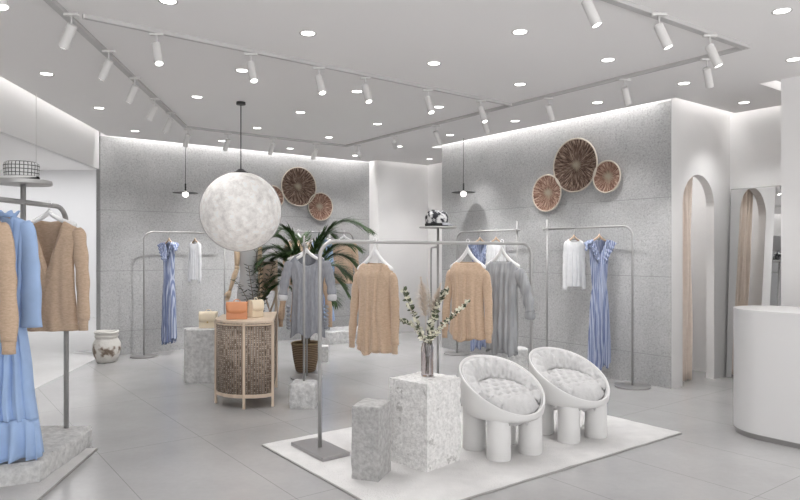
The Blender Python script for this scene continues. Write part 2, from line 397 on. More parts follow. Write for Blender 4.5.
def thing(name, label, cat, loc=(0, 0, 0), rz=0, group=None):
    o = bpy.data.objects.new(name, None); COL.objects.link(o); o.location = loc; o.rotation_euler.z = rz
    o.empty_display_size = .1
    return tag(o, label, cat, group)
def tag(o, label, cat, group=None):
    o['label'] = label; o['category'] = cat
    if group: o['group'] = group
    return o
KIDS = {}
def dup(root, loc, rz, label, group=None):
    r = root.copy(); COL.objects.link(r); r.location = loc; r.rotation_euler.z = rz; r['label'] = label
    if group: r['group'] = group
    for ch in [c for c in bpy.data.objects if c.parent == root]:
        c = ch.copy(); COL.objects.link(c); c.parent = r
        for g in [q for q in bpy.data.objects if q.parent == ch]:
            d = g.copy(); COL.objects.link(d); d.parent = c
    return r
def S(name, mb, m, **k): return mb.build(name, m, kind='structure', **k)

# ------------------------------------------------------------------ room shell
def ab_box(a0, a1, b0, b1, z0, z1):
    mb = MB(); mb.prism([W(a0, b0)[:2], W(a1, b0)[:2], W(a1, b1)[:2], W(a0, b1)[:2]], z0, z1); return mb
TOP = 3.42
def sof(Y, off=0):   # point on the left opening line, offset to the right by off
    n = Vector((.9915, .13, 0)); t = (Y - 9.2) / .9915
    p = Vector((-4.28, 9.2, 0)) + U3 * t + n * off
    return p
# floor of the shop (right of the opening line) and of the space beyond it
fl = MB(); fl.prism([sof(-.6)[:2], sof(9.5)[:2], (-4.9, 9.8), (1.0, 15), (12, 6), (14, -.6)], -.1, 0); S('floor', fl, M['floor'])
fo = MB(); fo.prism([sof(-4)[:2], sof(9.5)[:2], (-4.25, 9.7), (-2.5, 15.2), (-14, 15.2), (-14, -4)], -.12, -.002); S('floor_outside', fo, M['floor_outer'])
# left grey stone wall, back step, long right wall, display wall, arch wall, column wall
S('wall_left', ab_box(10.0, 10.26, 2.125, 6.765, 0, 3.16), M['stonewall'])
S('wall_left_top', ab_box(10.0, 10.26, 2.125, 6.765, 3.16, TOP), M['plaster'])  # pale plaster in place of stone, put in to brighten the slot line
S('wall_back_pier', ab_box(9.70, 10.26, 6.765, 6.86, 0, TOP), M['plaster'])
S('wall_back', ab_box(9.70, 9.86, 6.86, 8.1, 0, TOP), M['plaster'])
S('wall_side', ab_box(.6, 9.70, 7.93, 8.05, 0, TOP), M['plaster'])
S('wall_right', ab_box(3.907, 7.77, 6.637, 6.737, 0, 3.16), M['stonewall'])
S('wall_right_top', ab_box(3.907, 7.77, 6.637, 6.737, 3.16, TOP), M['plaster'])  # same pale top, put in so the lit slot shows brighter
S('wall_fitting_side', ab_box(4.0, 5.3, 6.737, 6.76, 0, TOP), M['plaster'])
S('wall_column', ab_box(-3, 2.78, 6.637, 7.93, 0, TOP), M['plaster'])
S('wall_fitting_room', ab_box(5.3, 5.4, 6.737, 7.93, 0, TOP), M['plaster'])
# arch wall : plane a = 3.905, thickness .09, opening b 6.87..7.57
def arch_wall():
    mb = MB(); b0, b1 = 6.638, 7.93; c = 7.21; r = .345; zs = 2.04; n = 24
    arc = [(c - r, 0)] + [(c - r * math.cos(PI * i / n), zs + r * math.sin(PI * i / n)) for i in range(n + 1)] + [(c + r, 0)]
    for a in (3.905, 4.0):
        vs = [mb.v(W(a, b, z)) for b, z in arc]
        top = [mb.v(W(a, b0 if i < 1 else (b1 if i > n + 1 else b), TOP)) for i, (b, z) in enumerate(arc)]
        L0 = mb.v(W(a, b0, 0)); R0 = mb.v(W(a, b1, 0)); L1 = top[0]; R1 = top[-1]
        tl = [L1] + top[1:-1] + [R1]
        mb.face([L0, vs[0], vs[1], top[1], L1])
        for i in range(1, n + 1): mb.face([vs[i], vs[i + 1], top[i + 1], top[i]])
        mb.face([vs[n + 1], vs[n + 2], R0, R1, top[n + 1]])
        if a < 3.95: first = vs
        else:
            for i in range(len(vs) - 1): mb.face([first[i], first[i + 1], vs[i + 1], vs[i]])
    return mb
S('wall_arch', arch_wall(), M['plaster'])
# left soffit above the opening (runs along U3)
so = MB(); so.prism([sof(-4)[:2], sof(9.26)[:2], sof(9.28, -.06)[:2], sof(-4, -.06)[:2]], 2.68, TOP); S('wall_soffit', so, M['soffit'])
# space beyond the opening
fw = MB(); fw.box((-8.5, 14.95, 1.7), (11.5, .2, 3.6)); S('wall_outside', fw, M['plaster_outer'])
fc = MB(); fc.prism([sof(-4, -.07)[:2], sof(9.3, -.07)[:2], (-4.7, 9.9), (-4.7, 15), (-14, 15), (-14, -4)], 3.37, 3.42); S('ceiling_outside', fc, M['ceiling'])
sw = MB(); sw.prism([(-14, -4), (-14.1, -4), (-14.1, 15), (-14, 15)], 0, 3.42).prism([(-14, -4), (-14, -4.1), (-2.6, -4.1), (-2.6, -4)], 0, 3.42); sw.prism([(-4.47, 9.56), (-4.40, 9.60), (-4.9, 15.2), (-5.0, 15.2)], 0, 3.42); S('wall_outside_light_block', sw, M['plaster_outer'])  # unseen walls added to keep world light off the space beyond
# dropped ceiling with a light slot all round, and lid above
D = .12
A_ = [sof(-4, D)]
def isect_sof_a(a, off):
    # walk along the offset line until U1-coordinate equals a
    p = sof(0, off); q = sof(1, off); fa = p.dot(U1); ga = q.dot(U1); t = (a - fa) / (ga - fa); return p + (q - p) * t
cp = [sof(-4, D), isect_sof_a(10 - D, D), W(10 - D, 6.765 - D), W(9.70 - D, 6.765 - D), W(9.70 - D, 7.93 - D), W(7.2, 7.93 - D), W(7.2, 6.86),
      W(7.77 + D, 6.86), W(7.77 + D, 6.637 - D), W(3.905 - D, 6.637 - D), W(3.905 - D, 7.93 - D), W(2.98, 7.93 - D), W(2.98, 6.637), W(-8, 6.637)]
ce = MB(); ce.prism([p[:2] for p in cp], CEIL, CEIL + .09); S('ceiling', ce, M['ceiling'])
li = MB(); li.prism([sof(-4, -.2)[:2], sof(9.4, -.2)[:2], (-4.6, 9.8), (1, 14.6), (12, 6), (14, -4)], TOP, TOP + .06); S('ceiling_lid', li, M['plaster'])

# ------------------------------------------------------------------ cove lights (LED strips lying in the slots)
def cove(p, q, inward, power, w=.03):
    p = Vector(p); q = Vector(q); d = q - p; L = d.length; mid = (p + q) / 2
    la = bpy.data.lights.new('cove_strip_light', 'AREA'); la.shape = 'RECTANGLE'; la.size = L; la.size_y = w; la.energy = power * L; la.color = (1, .985, .97)
    o = bpy.data.objects.new('cove_strip_light', la); COL.objects.link(o)
    x = d.normalized(); aim = Vector(inward).normalized()
    z = -aim; y = z.cross(x).normalized(); R = Matrix((x, y, z)).transposed().to_4x4()
    o.matrix_world = Matrix.Translation((mid.x, mid.y, 3.35)) @ R
PW = 7
def cv(a0, b0, a1, b1, n, p=PW):   # n = direction towards the wall in (a,b)
    i = W(*n) ; cove(W(a0, b0), W(a1, b1), Vector((i.x * .35, i.y * .35, -1)), p)
cv(9.93, 2.3, 9.93, 6.7, (1, 0)); cv(9.63, 6.8, 9.63, 7.85, (1, 0), 1.3); cv(7.9, 7.88, 9.6, 7.88, (0, 1), 1.1)
cv(4.0, 6.57, 7.75, 6.57, (0, 1)); cv(3.85, 6.7, 3.85, 7.85, (1, 0), 2.4); cv(3.05, 7.87, 3.8, 7.87, (0, 1), 2.4); cv(2.88, 6.75, 2.88, 7.8, (-1, 0), 2.4)
cv(7.83, 6.6, 7.83, 6.8, (-1, 0), 3)
cove(sof(1, .06), sof(9.1, .06), Vector((-.35, -.03, -1)), 2.3)

# ------------------------------------------------------------------ downlights
def px(x, y, z=None, Y=None):
    """point seen at pixel x,y at height z or depth Y"""
    if Y is None: Y = F * (z - CZ) / (H - y)
    return Vector(((x - 400) / F * Y, Y, CZ + (H - y) * Y / F))
def spot(name, loc, aim, energy, size, blend=.6, rad=.04, parent=None):
    la = bpy.data.lights.new(name, 'SPOT'); la.energy = energy; la.spot_size = size; la.spot_blend = blend; la.shadow_soft_size = rad; la.color = (1, .99, .985)
    o = bpy.data.objects.new(name, la); COL.objects.link(o); o.location = loc
    o.rotation_euler = (Vector(aim) - Vector(loc)).to_track_quat('-Z', 'Y').to_euler()
    return o
DL = [((168, 1), 'cut by the top picture edge, left of centre'), ((46.6, 74), 'leftmost of all, nearest the left soffit'),
      ((99, 108), 'second from the left along the left soffit'), ((135, 131), 'above the soffit corner of the left wall'),
      ((242, 70.5), 'beside the second spotlight of the middle track'), ((197, 97), 'left of the moon lamp cord'),
      ((257, 128), 'just right of the moon lamp cord, low in the picture'), ((308, 33.4), 'upper centre left, right above the middle track'),
      ((520, 32), 'upper centre right, large, alone near the top'), ((434, 63.5), 'near the middle of the ceiling above the long track'),
      ((357, 91.5), 'beside the fourth spotlight of the middle track'), ((520, 84.4), 'right of the far end of the middle track'),
      ((300.5, 112.4), 'between the middle track and the left wall basket trio'), ((439, 107), 'touching the fifth spotlight of the middle track'),
      ((377.5, 124), 'in front of the bend of the back track'), ((329, 137.4), 'just left of the bend of the back track'),
      ((515, 121), 'in front of the right grey wall, left of its baskets'), ((450, 135), 'above the right black pendant lamp'),
      ((782, 11), 'in the top right corner of the ceiling'), ((608, 60), 'inside the corner of the two right tracks'),
      ((794, 59.4), 'cut by the right edge of the picture'), ((684, 83.4), 'behind the right track, above the grey wall end'),
      ((597.5, 102.6), 'above the basket trio of the right wall'), ((744, 102.6), 'above the leaning mirror'),
      ((290, 148.5), 'above the basket trio of the left wall'), ((355.4, 155.5), 'near the right end of the left grey wall'),
      ((399, 146.4), 'above the white back wall, left one'), ((429.6, 159), 'above the white back wall corner, farthest one'),
      ((222, 141), 'above the left wall, left of the moon lamp cord')]
FILL_DL = [(-1.5, 2.4), (.6, 2.2), (2.6, 2.4), (-2, .6), (0, .4), (2.2, .5), (4.2, .6), (-2, -1.5), (1, -1.6), (4, -1.6), (4.4, 2.2)]  # unseen downlights added out of view for even fill light
E_DL = 26
def downlight(p, lab, e=E_DL):
    t = thing('recessed_downlight', 'round white recessed ceiling downlight ' + lab, 'downlight', (p.x, p.y, CEIL), group='recessed ceiling downlights')
    MB().lathe([(.052, .0), (.060, -.004), (.064, -.003), (.065, .002), (.052, .002)], seg=28).build('trim_ring', M['trimring'], t, True)
    MB().lathe([(0, -.001), (.051, -.001), (.051, .001), (0, .001)], seg=28).build('lamp_lens', M['lamp'], t, True)
    l = spot('downlight_lamp', (p.x, p.y, CEIL - .012), (p.x, p.y, 0), e, math.radians(96), .75, .045)
for (x, y), lab in DL:
    q = px(x, y, CEIL); downlight(q, lab, 55 if 'mirror' in lab else 7 if 'right edge' in lab else 26 if 'grey wall end' in lab else 24 if q.y < 5 else 38 if q.y < 7 else 62 if q.y < 9 else 95)
for i, (x, y) in enumerate(FILL_DL): downlight(Vector((x, y, CEIL)), 'added outside the picture for even fill light', 12)

spot('fitting_room_fill', W(4.65, 7.35, 3.1), W(4.65, 7.35, 0), 70, 2.2, .9, .1)  # unseen spot added to brighten the dark fitting room
# ------------------------------------------------------------------ tracks with spotlights
ZT = CEIL - .03
def track(p, q, label, w=.035):
    p = Vector(p); q = Vector(q); d = (q - p)
    t = thing('ceiling_track', label, 'track', ((p.x + q.x) / 2, (p.y + q.y) / 2, CEIL), math.atan2(d.y, d.x))
    MB().box((0, 0, -.015), (d.length, w, .03)).build('rail', M['trackgrey'], t, bevel=.003)
    MB().box((-d.length / 2 - .004, 0, -.015), (.01, w + .004, .032)).box((d.length / 2 + .004, 0, -.015), (.01, w + .004, .032)).build('end_cap', M['head'], t)
    return p, d.normalized()
def head(p, tgt, label, e=45, n=0):
    """spotlight hung at p (under the track) aimed at tgt"""
    base = Vector((p.x, p.y, CEIL - .032)); piv = base - Vector((0, 0, .085))
    t = thing('track_spotlight', label, 'spotlight', base, group='track spotlights')
    MB().box((0, 0, -.008), (.10, .03, .018)).build('adapter', M['head'], t, bevel=.003, rz=n)
    MB().tube([(0, 0, -.012), (0, 0, -.10)], .006, 8).build('stem', M['head'], t, True)
    d = (Vector(tgt) - piv).normalized(); c = Vector((0, 0, -.095))
    lb_ = MB().tube([c - d * .02, c - d * .015, c + d * .15, c + d * .152], [.026, .0325, .0325, .031], 20).build('lamp_body', M['head'], t, True, autos=.6)
    MB().tube([c + d * .1515, c + d * .1535], .026, 20).build('lens', M['lamp'], lb_, True, autos=.6)
    e0 = base + c + d * .17
    spot('spotlight_lamp', e0, e0 + d, e, math.radians(52), .8, .03)
def pt(x, y): return px(x, y, ZT)
# directions of aim per track
pA, dA = track(pt(184.5, 127), pt(184.5, 127) + (pt(60, 12) - pt(184.5, 127)).normalized() * 7.5, 'long pale ceiling track running forward beside the left soffit', .055)
pB, dB = track(pt(84, 18.6), pt(510, 106), 'straight ceiling track crossing the middle of the ceiling')
track(pt(184, 128), pt(346, 147), 'thin ceiling track parallel to the left grey wall')
track(pt(346, 147), pt(746, 49), 'ceiling track parallel to the right grey wall')
track(pt(746, 49), pt(746, 49) + (pt(609, 1) - pt(746, 49)).normalized() * 3.2, 'short thick ceiling track reaching the top edge of the picture right of centre', .055)
ordn = ['first', 'second', 'third', 'fourth', 'fifth', 'sixth', 'seventh', 'eighth']
for i, (x, y) in enumerate([(71.5, 13), (108.7, 50), (135, 77), (155, 98), (170.4, 112)]):
    p = pt(x, y); head(p, (p.x - .62, p.y + .30, 2.0), ordn[i] + ' white spotlight from the front on the left ceiling track, tilted left', 60)
for i, ((x, y), (lx, ly)) in enumerate([((156.6, 33), (158, 63)), ((251, 53), (253.5, 79.6)), ((319, 67), (321, 92)), ((365.3, 77), (368, 100)), ((427.7, 89.4), (431, 111)), ((481, 100), (484.4, 120.5))]):
    p = pt(x, y); head(p, (p.x + .28, p.y - .35, 1.9), ordn[i] + ' white spotlight from the left on the middle ceiling track, lens lit', 60)
for i, (x, y) in enumerate([(188, 128.5), (228, 133), (273, 138), (316, 143.4)]):
    p = pt(x, y); g = U1 * 1; head(p, (p.x + g.x * .55 - .12, p.y + g.y * .55, 2.0), ordn[i] + ' pale spotlight from the left on the back left track, aimed at the grey wall', 80)
for i, (x, y) in enumerate([(357.5, 145), (394, 135.5), (436, 125), (484, 113), (548.6, 97.5), (625, 78.8), (707, 58.5)]):
    p = pt(x, y); g = U2; head(p, (p.x + g.x * .75 - .1, p.y + g.y * .75 + .15, 1.9) if i > 1 else ((-.05, 12.1, 2.0) if i == 0 else (.35, 12.3, 2.0)), ordn[i] + ' pale spotlight from the left on the track along the right grey wall', (70 if i < 6 else 22) if i > 1 else 48)
for i, (x, y) in enumerate([(587, -13), (659, 13), (710, 34.5)]):
    p = pt(x, y); head(p, (p.x + .42, p.y - .1, 2.0), ordn[i] + ' large white spotlight from the left on the short right ceiling track', 60)
p = pt(-4, -34); head(p, (p.x + .35, p.y - .1, 2.0), 'white spotlight cut off by the top left corner of the picture', 30)

# ------------------------------------------------------------------ pendants
def disc_pendant(x, y, Y, lab):
    c = px(x, y, Y=Y)
    t = thing('pendant_lamp', lab, 'pendant lamp', (c.x, c.y, c.z - .05), group='black disc pendant lamps')
    MB().lathe([(0, .055), (.03, .055), (.17, .040), (.175, .036), (.17, .034), (.03, .044), (0, .044)], seg=40).build('disc_shade', M['black'], t, True, autos=.9)
    MB().lathe([(0, .17), (.011, .17), (.012, .06), (.03, .055), (0, .055)], seg=16).build('socket_stem', M['black'], t, True, autos=.6)
    bl = [(.045 * math.sin(PI * i / 10), -.002 - .045 * math.cos(PI * i / 10) + .02) for i in range(11)]
    MB().lathe(bl, seg=20).build('glowing_bulb', M['bulb'], t, True)
    MB().tube([(0, 0, .17), (0, 0, CEIL - c.z + .05)], .0035, 6).build('cord', M['black'], t, True)
M['bulb'] = mat('opal_bulb', (1, 1, 1), .4, emit=((1, .97, .92), 2.5))
disc_pendant(185.5, 192, 9.25, 'black disc pendant lamp with round bulb over the left wall rack')
disc_pendant(463.5, 191.5, 9.42, 'black disc pendant lamp with round bulb near the white hat shelf')
mc = Vector((-1.75, 7.15, 1.945))
t = thing('moon_pendant', 'large round white moon-textured globe pendant hanging over the cane cabinet', 'pendant lamp', (mc.x, mc.y, mc.z - .435))
def sphere_prof(r, n=32): return [(r * math.sin(PI * i / n) if 0 < i < n else 0, r - r * math.cos(PI * i / n)) for i in range(n + 1)]
MB().lathe(sphere_prof(.435), seg=64).build('globe_shade', M['moon'], t, True)
rg = MB(); n = Vector((mc.x, mc.y, .45)).normalized(); e1 = n.cross(Vector((0, 0, 1))).normalized(); e2 = e1.cross(n)
cc = Vector((0, 0, .435)) ; rg.tube([cc + e1 * .437 * math.cos(q * 2 * PI / 72) + e2 * .437 * math.sin(q * 2 * PI / 72) for q in range(73)], .0065, 8, cap=False); rg.build('rim_ring', M['steel_dark'], t, True)
MB().lathe([(.03, .90), (.036, .895), (.06, .874), (.12, .853), (.115, .85), (.0, .868)], seg=32).build('top_cap', M['black'], t, True)
MB().tube([(0, 0, .89), (0, 0, CEIL - mc.z + .435)], .006, 8).build('cord', M['black'], t, True)
MB().lathe([(0, CEIL - mc.z + .435 - .03), (.05, CEIL - mc.z + .435 - .03), (.05, CEIL - mc.z + .434), (0, CEIL - mc.z + .434)], seg=24).build('ceiling_rose', M['black'], t, True, autos=.6)
p = Vector((-2.93, 5.25)); o = MB().tube([(0, 0, 0), (0, 0, TOP - 2.36)], .004, 6).build('suspension_cord', M['head'], None, True, loc=(-3.80, 6.79, 2.36)); tag(o, 'thin pale cord hanging from the ceiling behind the plaid hat', 'cord')

# ------------------------------------------------------------------ rugs
def rug(name, corners, lab, seed=0):
    mb = MB(); n = 40
    C = [Vector(c) for c in corners]
    def f(i, j, z=.014):
        u, v = i / (n - 1), j / (n - 1); p = (C[0] * (1 - u) + C[1] * u) * (1 - v) + (C[3] * (1 - u) + C[2] * u) * v
        e = .008 * noise.noise(Vector((p.x * 6, p.y * 6, seed)))
        return Vector((p.x + e * (i in (0, n - 1)), p.y + e * (j in (0, n - 1)), z + .003 * noise.noise(Vector((p.x * 9, p.y * 9, 3)))))
    mb.grid(f, n, n)
    t = thing(name, lab, 'rug', C[0])
    o = mb.build('pile', M['rug'], t, True, loc=-C[0])
    ed = MB(); loop = [f(i, 0, .006) for i in range(n)] + [f(n - 1, j, .006) for j in range(1, n)] + [f(i, n - 1, .006) for i in range(n - 2, -1, -1)] + [f(0, j, .006) for j in range(n - 2, -1, -1)]
    ed.tube([p - C[0] + Vector((0, 0, 0)) for p in loop], .006, 6, cap=False); ed.build('edge_shade', M['rug_edge'], t, True)  # dark roll drawn as the shadow line round the pile
L0 = Vector((-1.067, 5.026, 0)); R0 = Vector((2.316, 5.357, 0)); Fc = Vector((-.016, 3.618, 0)); Bk = Vector((1.255, 6.77, 0))
rug('area_rug', [L0, Fc, R0, Bk], 'cream white wool rug under the two white chairs and stone blocks')
rug('floor_mat', [Vector((-2.30, 4.93, 0)), Vector((-2.16, 3.75, 0)), Vector((-3.6, 3.57, 0)), Vector((-3.74, 4.75, 0))], 'small white rug beneath the stone slab of the left clothes rack', 5)

# ------------------------------------------------------------------ stones
def rough_block(poly, h, amp=.008, chip=.02, seed=0, sc=7, cuts=5, topamp=.006):
    """poly: floor outline local coords; returns MB of rough stone"""
    mb = MB(); mb.prism(poly, 0, h); bm = mb.bm
    bmesh.ops.triangulate(bm, faces=[f for f in bm.faces if len(f.verts) > 4])
    for _ in range(40):
        long_ = [e for e in bm.edges if e.calc_length() > .03]
        if not long_ or len(bm.verts) > 14000: break
        mx = max(e.calc_length() for e in long_); sel = [e for e in long_ if e.calc_length() > mx * .6]
        bmesh.ops.subdivide_edges(bm, edges=sel, cuts=1, use_grid_fill=True)
        bmesh.ops.triangulate(bm, faces=[f for f in bm.faces if len(f.verts) > 4])
    bm.normal_update()
    # inset distance from centre for edge chips
    for v in list(bm.verts):
        nn = v.normal.copy(); p = v.co.copy(); k = p + Vector((seed, seed * 1.7, 0))
        d = noise.fractal(k * sc, .8, 2.1, 5) * amp
        sharp = abs(nn.x) + abs(nn.y) + abs(nn.z) - 1
        d -= max(0, sharp) * chip * (.5 + .9 * abs(noise.noise(k * 9)))
        if p.z < .004: v.co = p + Vector((nn.x, nn.y, 0)) * d; v.co.z = 0
        else: v.co = p + nn * d
    return mb
def stone_thing(name, corners, h, m, lab, cat='stone block', **k):
    c = sum((Vector((*q, 0)) for q in corners), Vector()) / len(corners)
    mb = rough_block([(q[0] - c.x, q[1] - c.y) for q in corners], h, **k)
    o = mb.build(name, m, None, True, loc=(c.x, c.y, k.get('z', 0)), autos=.7); return tag(o, lab, cat)
def para(Lp, Fp, Rp):
    Lp, Fp, Rp = map(lambda q: Vector((*q, 0)), (Lp, Fp, Rp)); B = Lp + Rp - Fp; return [Lp[:2], Fp[:2], Rp[:2], B[:2]]
o = stone_thing('stone_block', para((-.075, 4.62), (.182, 4.37), (.432, 4.63)), .60, M['stone_white'], 'tall white chiselled stone block on the rug carrying the glass vase', amp=.010, chip=.016, seed=1, sc=17)
o.location.z = .012
o = stone_thing('stone_block', para((-.322, 4.255), (-.138, 4.19), (-.055, 4.42)), .485, M['stone_grey'], 'smaller dark grey rough stone block standing at the front of the rug', amp=.008, chip=.02, seed=3, sc=4)
o.location.z = .012
# pale cap on the grey block: broken top face
stone_thing('stone_block', [(-2.54, 7.62), (-2.45, 7.40), (-1.98, 7.46), (-2.04, 7.86)], .615, M['stone_pale'], 'pale stone block left of the cane cabinet carrying a cream handbag', amp=.008, chip=.02, seed=5)
stone_thing('stone_block', [(-1.21, 8.95), (-1.2, 8.80), (-.975, 8.84), (-.99, 9.04)], .22, M['stone_pale'], 'low pale stone block on the floor behind the basket planter', amp=.008, chip=.02, seed=6)

# ------------------------------------------------------------------ racks
def arc_pts(c, r, a0, a1, ex, ez, n=10):
    c = Vector(c); ex = Vector(ex); ez = Vector(ez)
    return [c + ex * r * math.cos(a0 + (a1 - a0) * i / n) + ez * r * math.sin(a0 + (a1 - a0) * i / n) for i in range(n + 1)]
Z = Vector((0, 0, 1))
def l_rack(p_bend, p_post, h, r=.0125, rb=.12, bend_base='disc', post_base='stone', over=.12, lab='', seed=0, ext=.06, m='steel'):
    """rack: bent tube rising at p_bend, bar at height h to a straight post at p_post"""
    p0 = Vector((*p_bend, 0)); p1 = Vector((*p_post, 0)); d = (p1 - p0); L = d.length; x = d.normalized()
    t = thing('clothes_rack', lab, 'clothes rack', p0)
    hb = .02
    path = [Z * hb, Z * (h - rb)] + arc_pts(x * rb + Z * (h - rb), rb, PI, PI / 2, x, Z)[1:] + [x * (L + ext) + Z * h]
    MB().tube(path, r, 12).build('bent_rail', M[m], t, True)
    hs = .24 if post_base == 'stone' else .02
    MB().tube([x * L + Z * hs * .9 + x.cross(Z) * .0, x * L + Z * (h + over)], r * .95, 12).build('upright_post', M[m], t, True)
    y = Z.cross(x)
    MB().box(x * L + Z * h, (.05, .045, .03), x=x).build('clamp', M[m], t, bevel=.003)
    if bend_base == 'disc': MB().lathe([(0, .022), (.175, .022), (.19, .016), (.19, 0), (0, 0)], seg=44).build('base_disc', M['steel_dark'], t, True, autos=.6)
    if post_base == 'disc': MB().lathe([(0, .022), (.175, .022), (.19, .016), (.19, 0), (0, 0)], seg=44).build('base_disc', M['steel_dark'], t, True, loc=x * L, autos=.6)
    if post_base == 'stone':
        s = .125; mb = rough_block([(-s, -s), (s, -s), (s, s * .9), (-s * .9, s)], .24, seed=20 + seed, amp=.008, chip=.03); mb.build('stone_base', M['stone_pale'], t, True, loc=x * L, autos=.7)
    return t
# wall racks
wr = W
l_rack(wr(4.224, 6.388)[:2], wr(5.44, 6.388)[:2], 1.79, lab='slim steel clothes rack in front of the right grey wall under the baskets', seed=1)
l_rack(wr(7.14, 6.388)[:2], wr(5.95, 6.388)[:2], 1.79, lab='slim steel clothes rack at the left end of the right grey wall', seed=2)
l_rack(wr(9.65, 2.63)[:2], wr(9.65, 3.83)[:2], 1.79, lab='slim steel clothes rack in front of the left grey wall beside the urn', seed=3)
# rack running away from the camera with the grey sweater
r3a = Vector((-.935, 6.33, 0)); r3b = Vector((-1.11, 7.74, 0))
l_rack(r3b[:2], r3a[:2], 1.575, r=.012, over=.085, lab='steel clothes rack with a stone foot holding the grey sweater before the palm', seed=4)
# front rack A
t = thing('clothes_rack', 'large front steel clothes rack with flat plate feet standing on the rug', 'clothes rack', (-.60, 4.86, .015))
LA = 2.33; ra = .125; hA = 1.565
path = [Z * .02, Z * (hA - ra)] + arc_pts(U2 * ra + Z * (hA - ra), ra, PI, PI / 2, U2, Z, 14)[1:] + arc_pts(U2 * (LA - ra) + Z * (hA - ra), ra, PI / 2, 0, U2, Z, 14) + [U2 * LA + Z * .02]
MB().tube(path, .0145, 16).build('bent_rail', M['steel_lt'], t, True)
for k in (0, LA):
    MB().box(U2 * k + Z * .014 + U1 * -.0, (.48, .23, .028), x=U1).build('base_plate', M['steel_dark'], t, bevel=.003)
# foreground left rack with slab
def slab_rack(ps, lab, slab, bar_dir, L_back, L_front, rodpos, h=1.83, r=.018, disc=True, slab_h=.14, seed=0, bend_front=False, far_post=False):
    p0 = Vector((*ps, 0)); x = Vector((*bar_dir, 0)).normalized()
    t = thing('clothes_rack', lab, 'clothes rack', p0)
    rb = .13
    path = [Z * slab_h * .9, Z * (h - rb)] + arc_pts(x * rb + Z * (h - rb), rb, PI, PI / 2, x, Z)[1:]
    if far_post: path += arc_pts(x * (L_front - rb) + Z * (h - rb), rb, PI / 2, 0, x, Z) + [x * L_front + Z * .0]
    else: path += [x * L_front + Z * h]
    MB().tube(path, r, 14).build('bent_rail', M['steel'], t, True)
    for q in rodpos:
        top = 1.95 if disc else h
        MB().tube([x * q + Z * slab_h * .9, x * q + Z * top], r * .95, 14).build('upright_post', M['steel'], t, True)
        if disc: MB().lathe([(0, 0), (.177, 0), (.18, .006), (.177, .028), (0, .028)], seg=44).build('display_disc', M['steel_lt'], t, True, loc=x * q + Z * top, autos=.6)
    mb = rough_block([(s[0] - p0.x, s[1] - p0.y) for s in slab], slab_h, amp=.010, chip=.04, seed=seed, sc=5); mb.build('stone_slab', M['stone_pale'], t, True, autos=.8)
    return t
fr = slab_rack((-2.557, 4.98), 'steel clothes rack on a pale rough stone slab at the left edge of the picture', [(-3.45, 3.85), (-2.52, 4.10), (-2.32, 4.19), (-2.375, 5.03), (-2.72, 5.07), (-3.4, 4.9)], (-.056, -1), 0, 1.85, [.52], seed=9)
fr.location.z = .012
# the same kind of rack far back against the left wall
pb = W(9.42, 6.02); pe = W(9.42, 4.15)
slab_rack(W(9.40, 6.03)[:2], 'steel clothes rack on a stone slab at the far left wall behind the palm', [W(9.05, 5.35)[:2], W(9.10, 6.15)[:2], W(9.66, 6.25)[:2], W(9.7, 5.2)[:2]], (-U2.x, -U2.y), 0, 1.98, [.48], disc=False, r=.013, slab_h=.2, seed=12, far_post=True)
# hat rack centre
t = thing('hat_stand', 'steel stand with round top shelf behind the tall white stone block', 'display stand', (.374, 6.4, 0))
MB().tube([Z * .2, Z * 1.735], .0125, 12).build('upright_post', M['steel'], t, True)
MB().tube([Vector((-.01, 1.2, 0)), Vector((-.01, 1.2, 1.43))] + arc_pts(Vector((-.01, 1.08, 1.43)), .12, 0, PI / 2, (0, 1, 0), Z)[1:] + [Vector((0, 0, 1.55))], .010, 12).build('bent_rail', M['steel'], t, True)
MB().lathe([(0, 0), (.182, 0), (.187, .005), (.182, .014), (0, .014)], seg=44).build('display_disc', M['steel_lt'], t, True, loc=(0, 0, 1.735), autos=.6)
MB().lathe([(0, .02), (.175, .02), (.19, .014), (.19, 0), (0, 0)], seg=44).build('base_disc', M['steel_dark'], t, True, loc=(-.01, 1.2, 0), autos=.6)
rough_block([(-.10, -.13), (.19, -.15), (.20, .14), (-.09, .15)], .27, seed=31, amp=.012, chip=.04).build('stone_base', M['stone_pale'], t, True, autos=.7)

# ------------------------------------------------------------------ hats
t = thing('plaid_hat', 'black and white plaid cap with short white-edged brim on the left rack disc', 'hat', (-2.59, 4.45, 1.992))
cr = [(.105, 0), (.107, .04), (.111, .095), (.106, .115), (.088, .124), (0, .128)]
MB().lathe(cr, seg=48).build('crown', M['plaid'], t, True, autos=.8)
br = MB()
def brimf(i, j):
    a = -PI * .95 + (PI * .9) * i / 30; r = .104 + .045 * j / 4 * math.sin(PI * i / 30) ** .5
    return Vector((r * math.cos(a) * 1.02, r * math.sin(a), .022 - .02 * j / 4 * math.sin(PI * i / 30)))
br.grid(brimf, 31, 5); br.build('brim', M['hanger_white'], t, True, solid=.005)
MB().lathe([(.1055, .0), (.1095, .004), (.1095, .022), (.106, .026)], seg=48).build('hat_band', M['blackcloth'], t, True)
t = thing('printed_cap', 'small black and white printed cap on the centre display stand', 'hat', (.36, 6.38, 1.752))
MB().lathe([(.105, 0), (.112, .04), (.115, .09), (.10, .13), (.06, .148), (0, .152)], seg=40, warp=lambda p, a: Vector((p.x, p.y, p.z * (1 + .1 * math.sin(2 * a))))).build('crown', M['print'], t, True)
br = MB(); br.grid(lambda i, j: Vector(((.108 + .055 * j / 4 * math.sin(PI * i / 20) ** .5) * math.cos(-1.1 + 1.4 * i / 20), (.108 + .055 * j / 4) * math.sin(-1.1 + 1.4 * i / 20), .035 - .028 * j / 4)), 21, 5); br.build('brim', M['greyknit'], t, True, solid=.005)
MB().lathe([(.106, 0), (.114, .003), (.116, .025), (.112, .028)], seg=40).build('hat_band', M['blackcloth'], t, True)

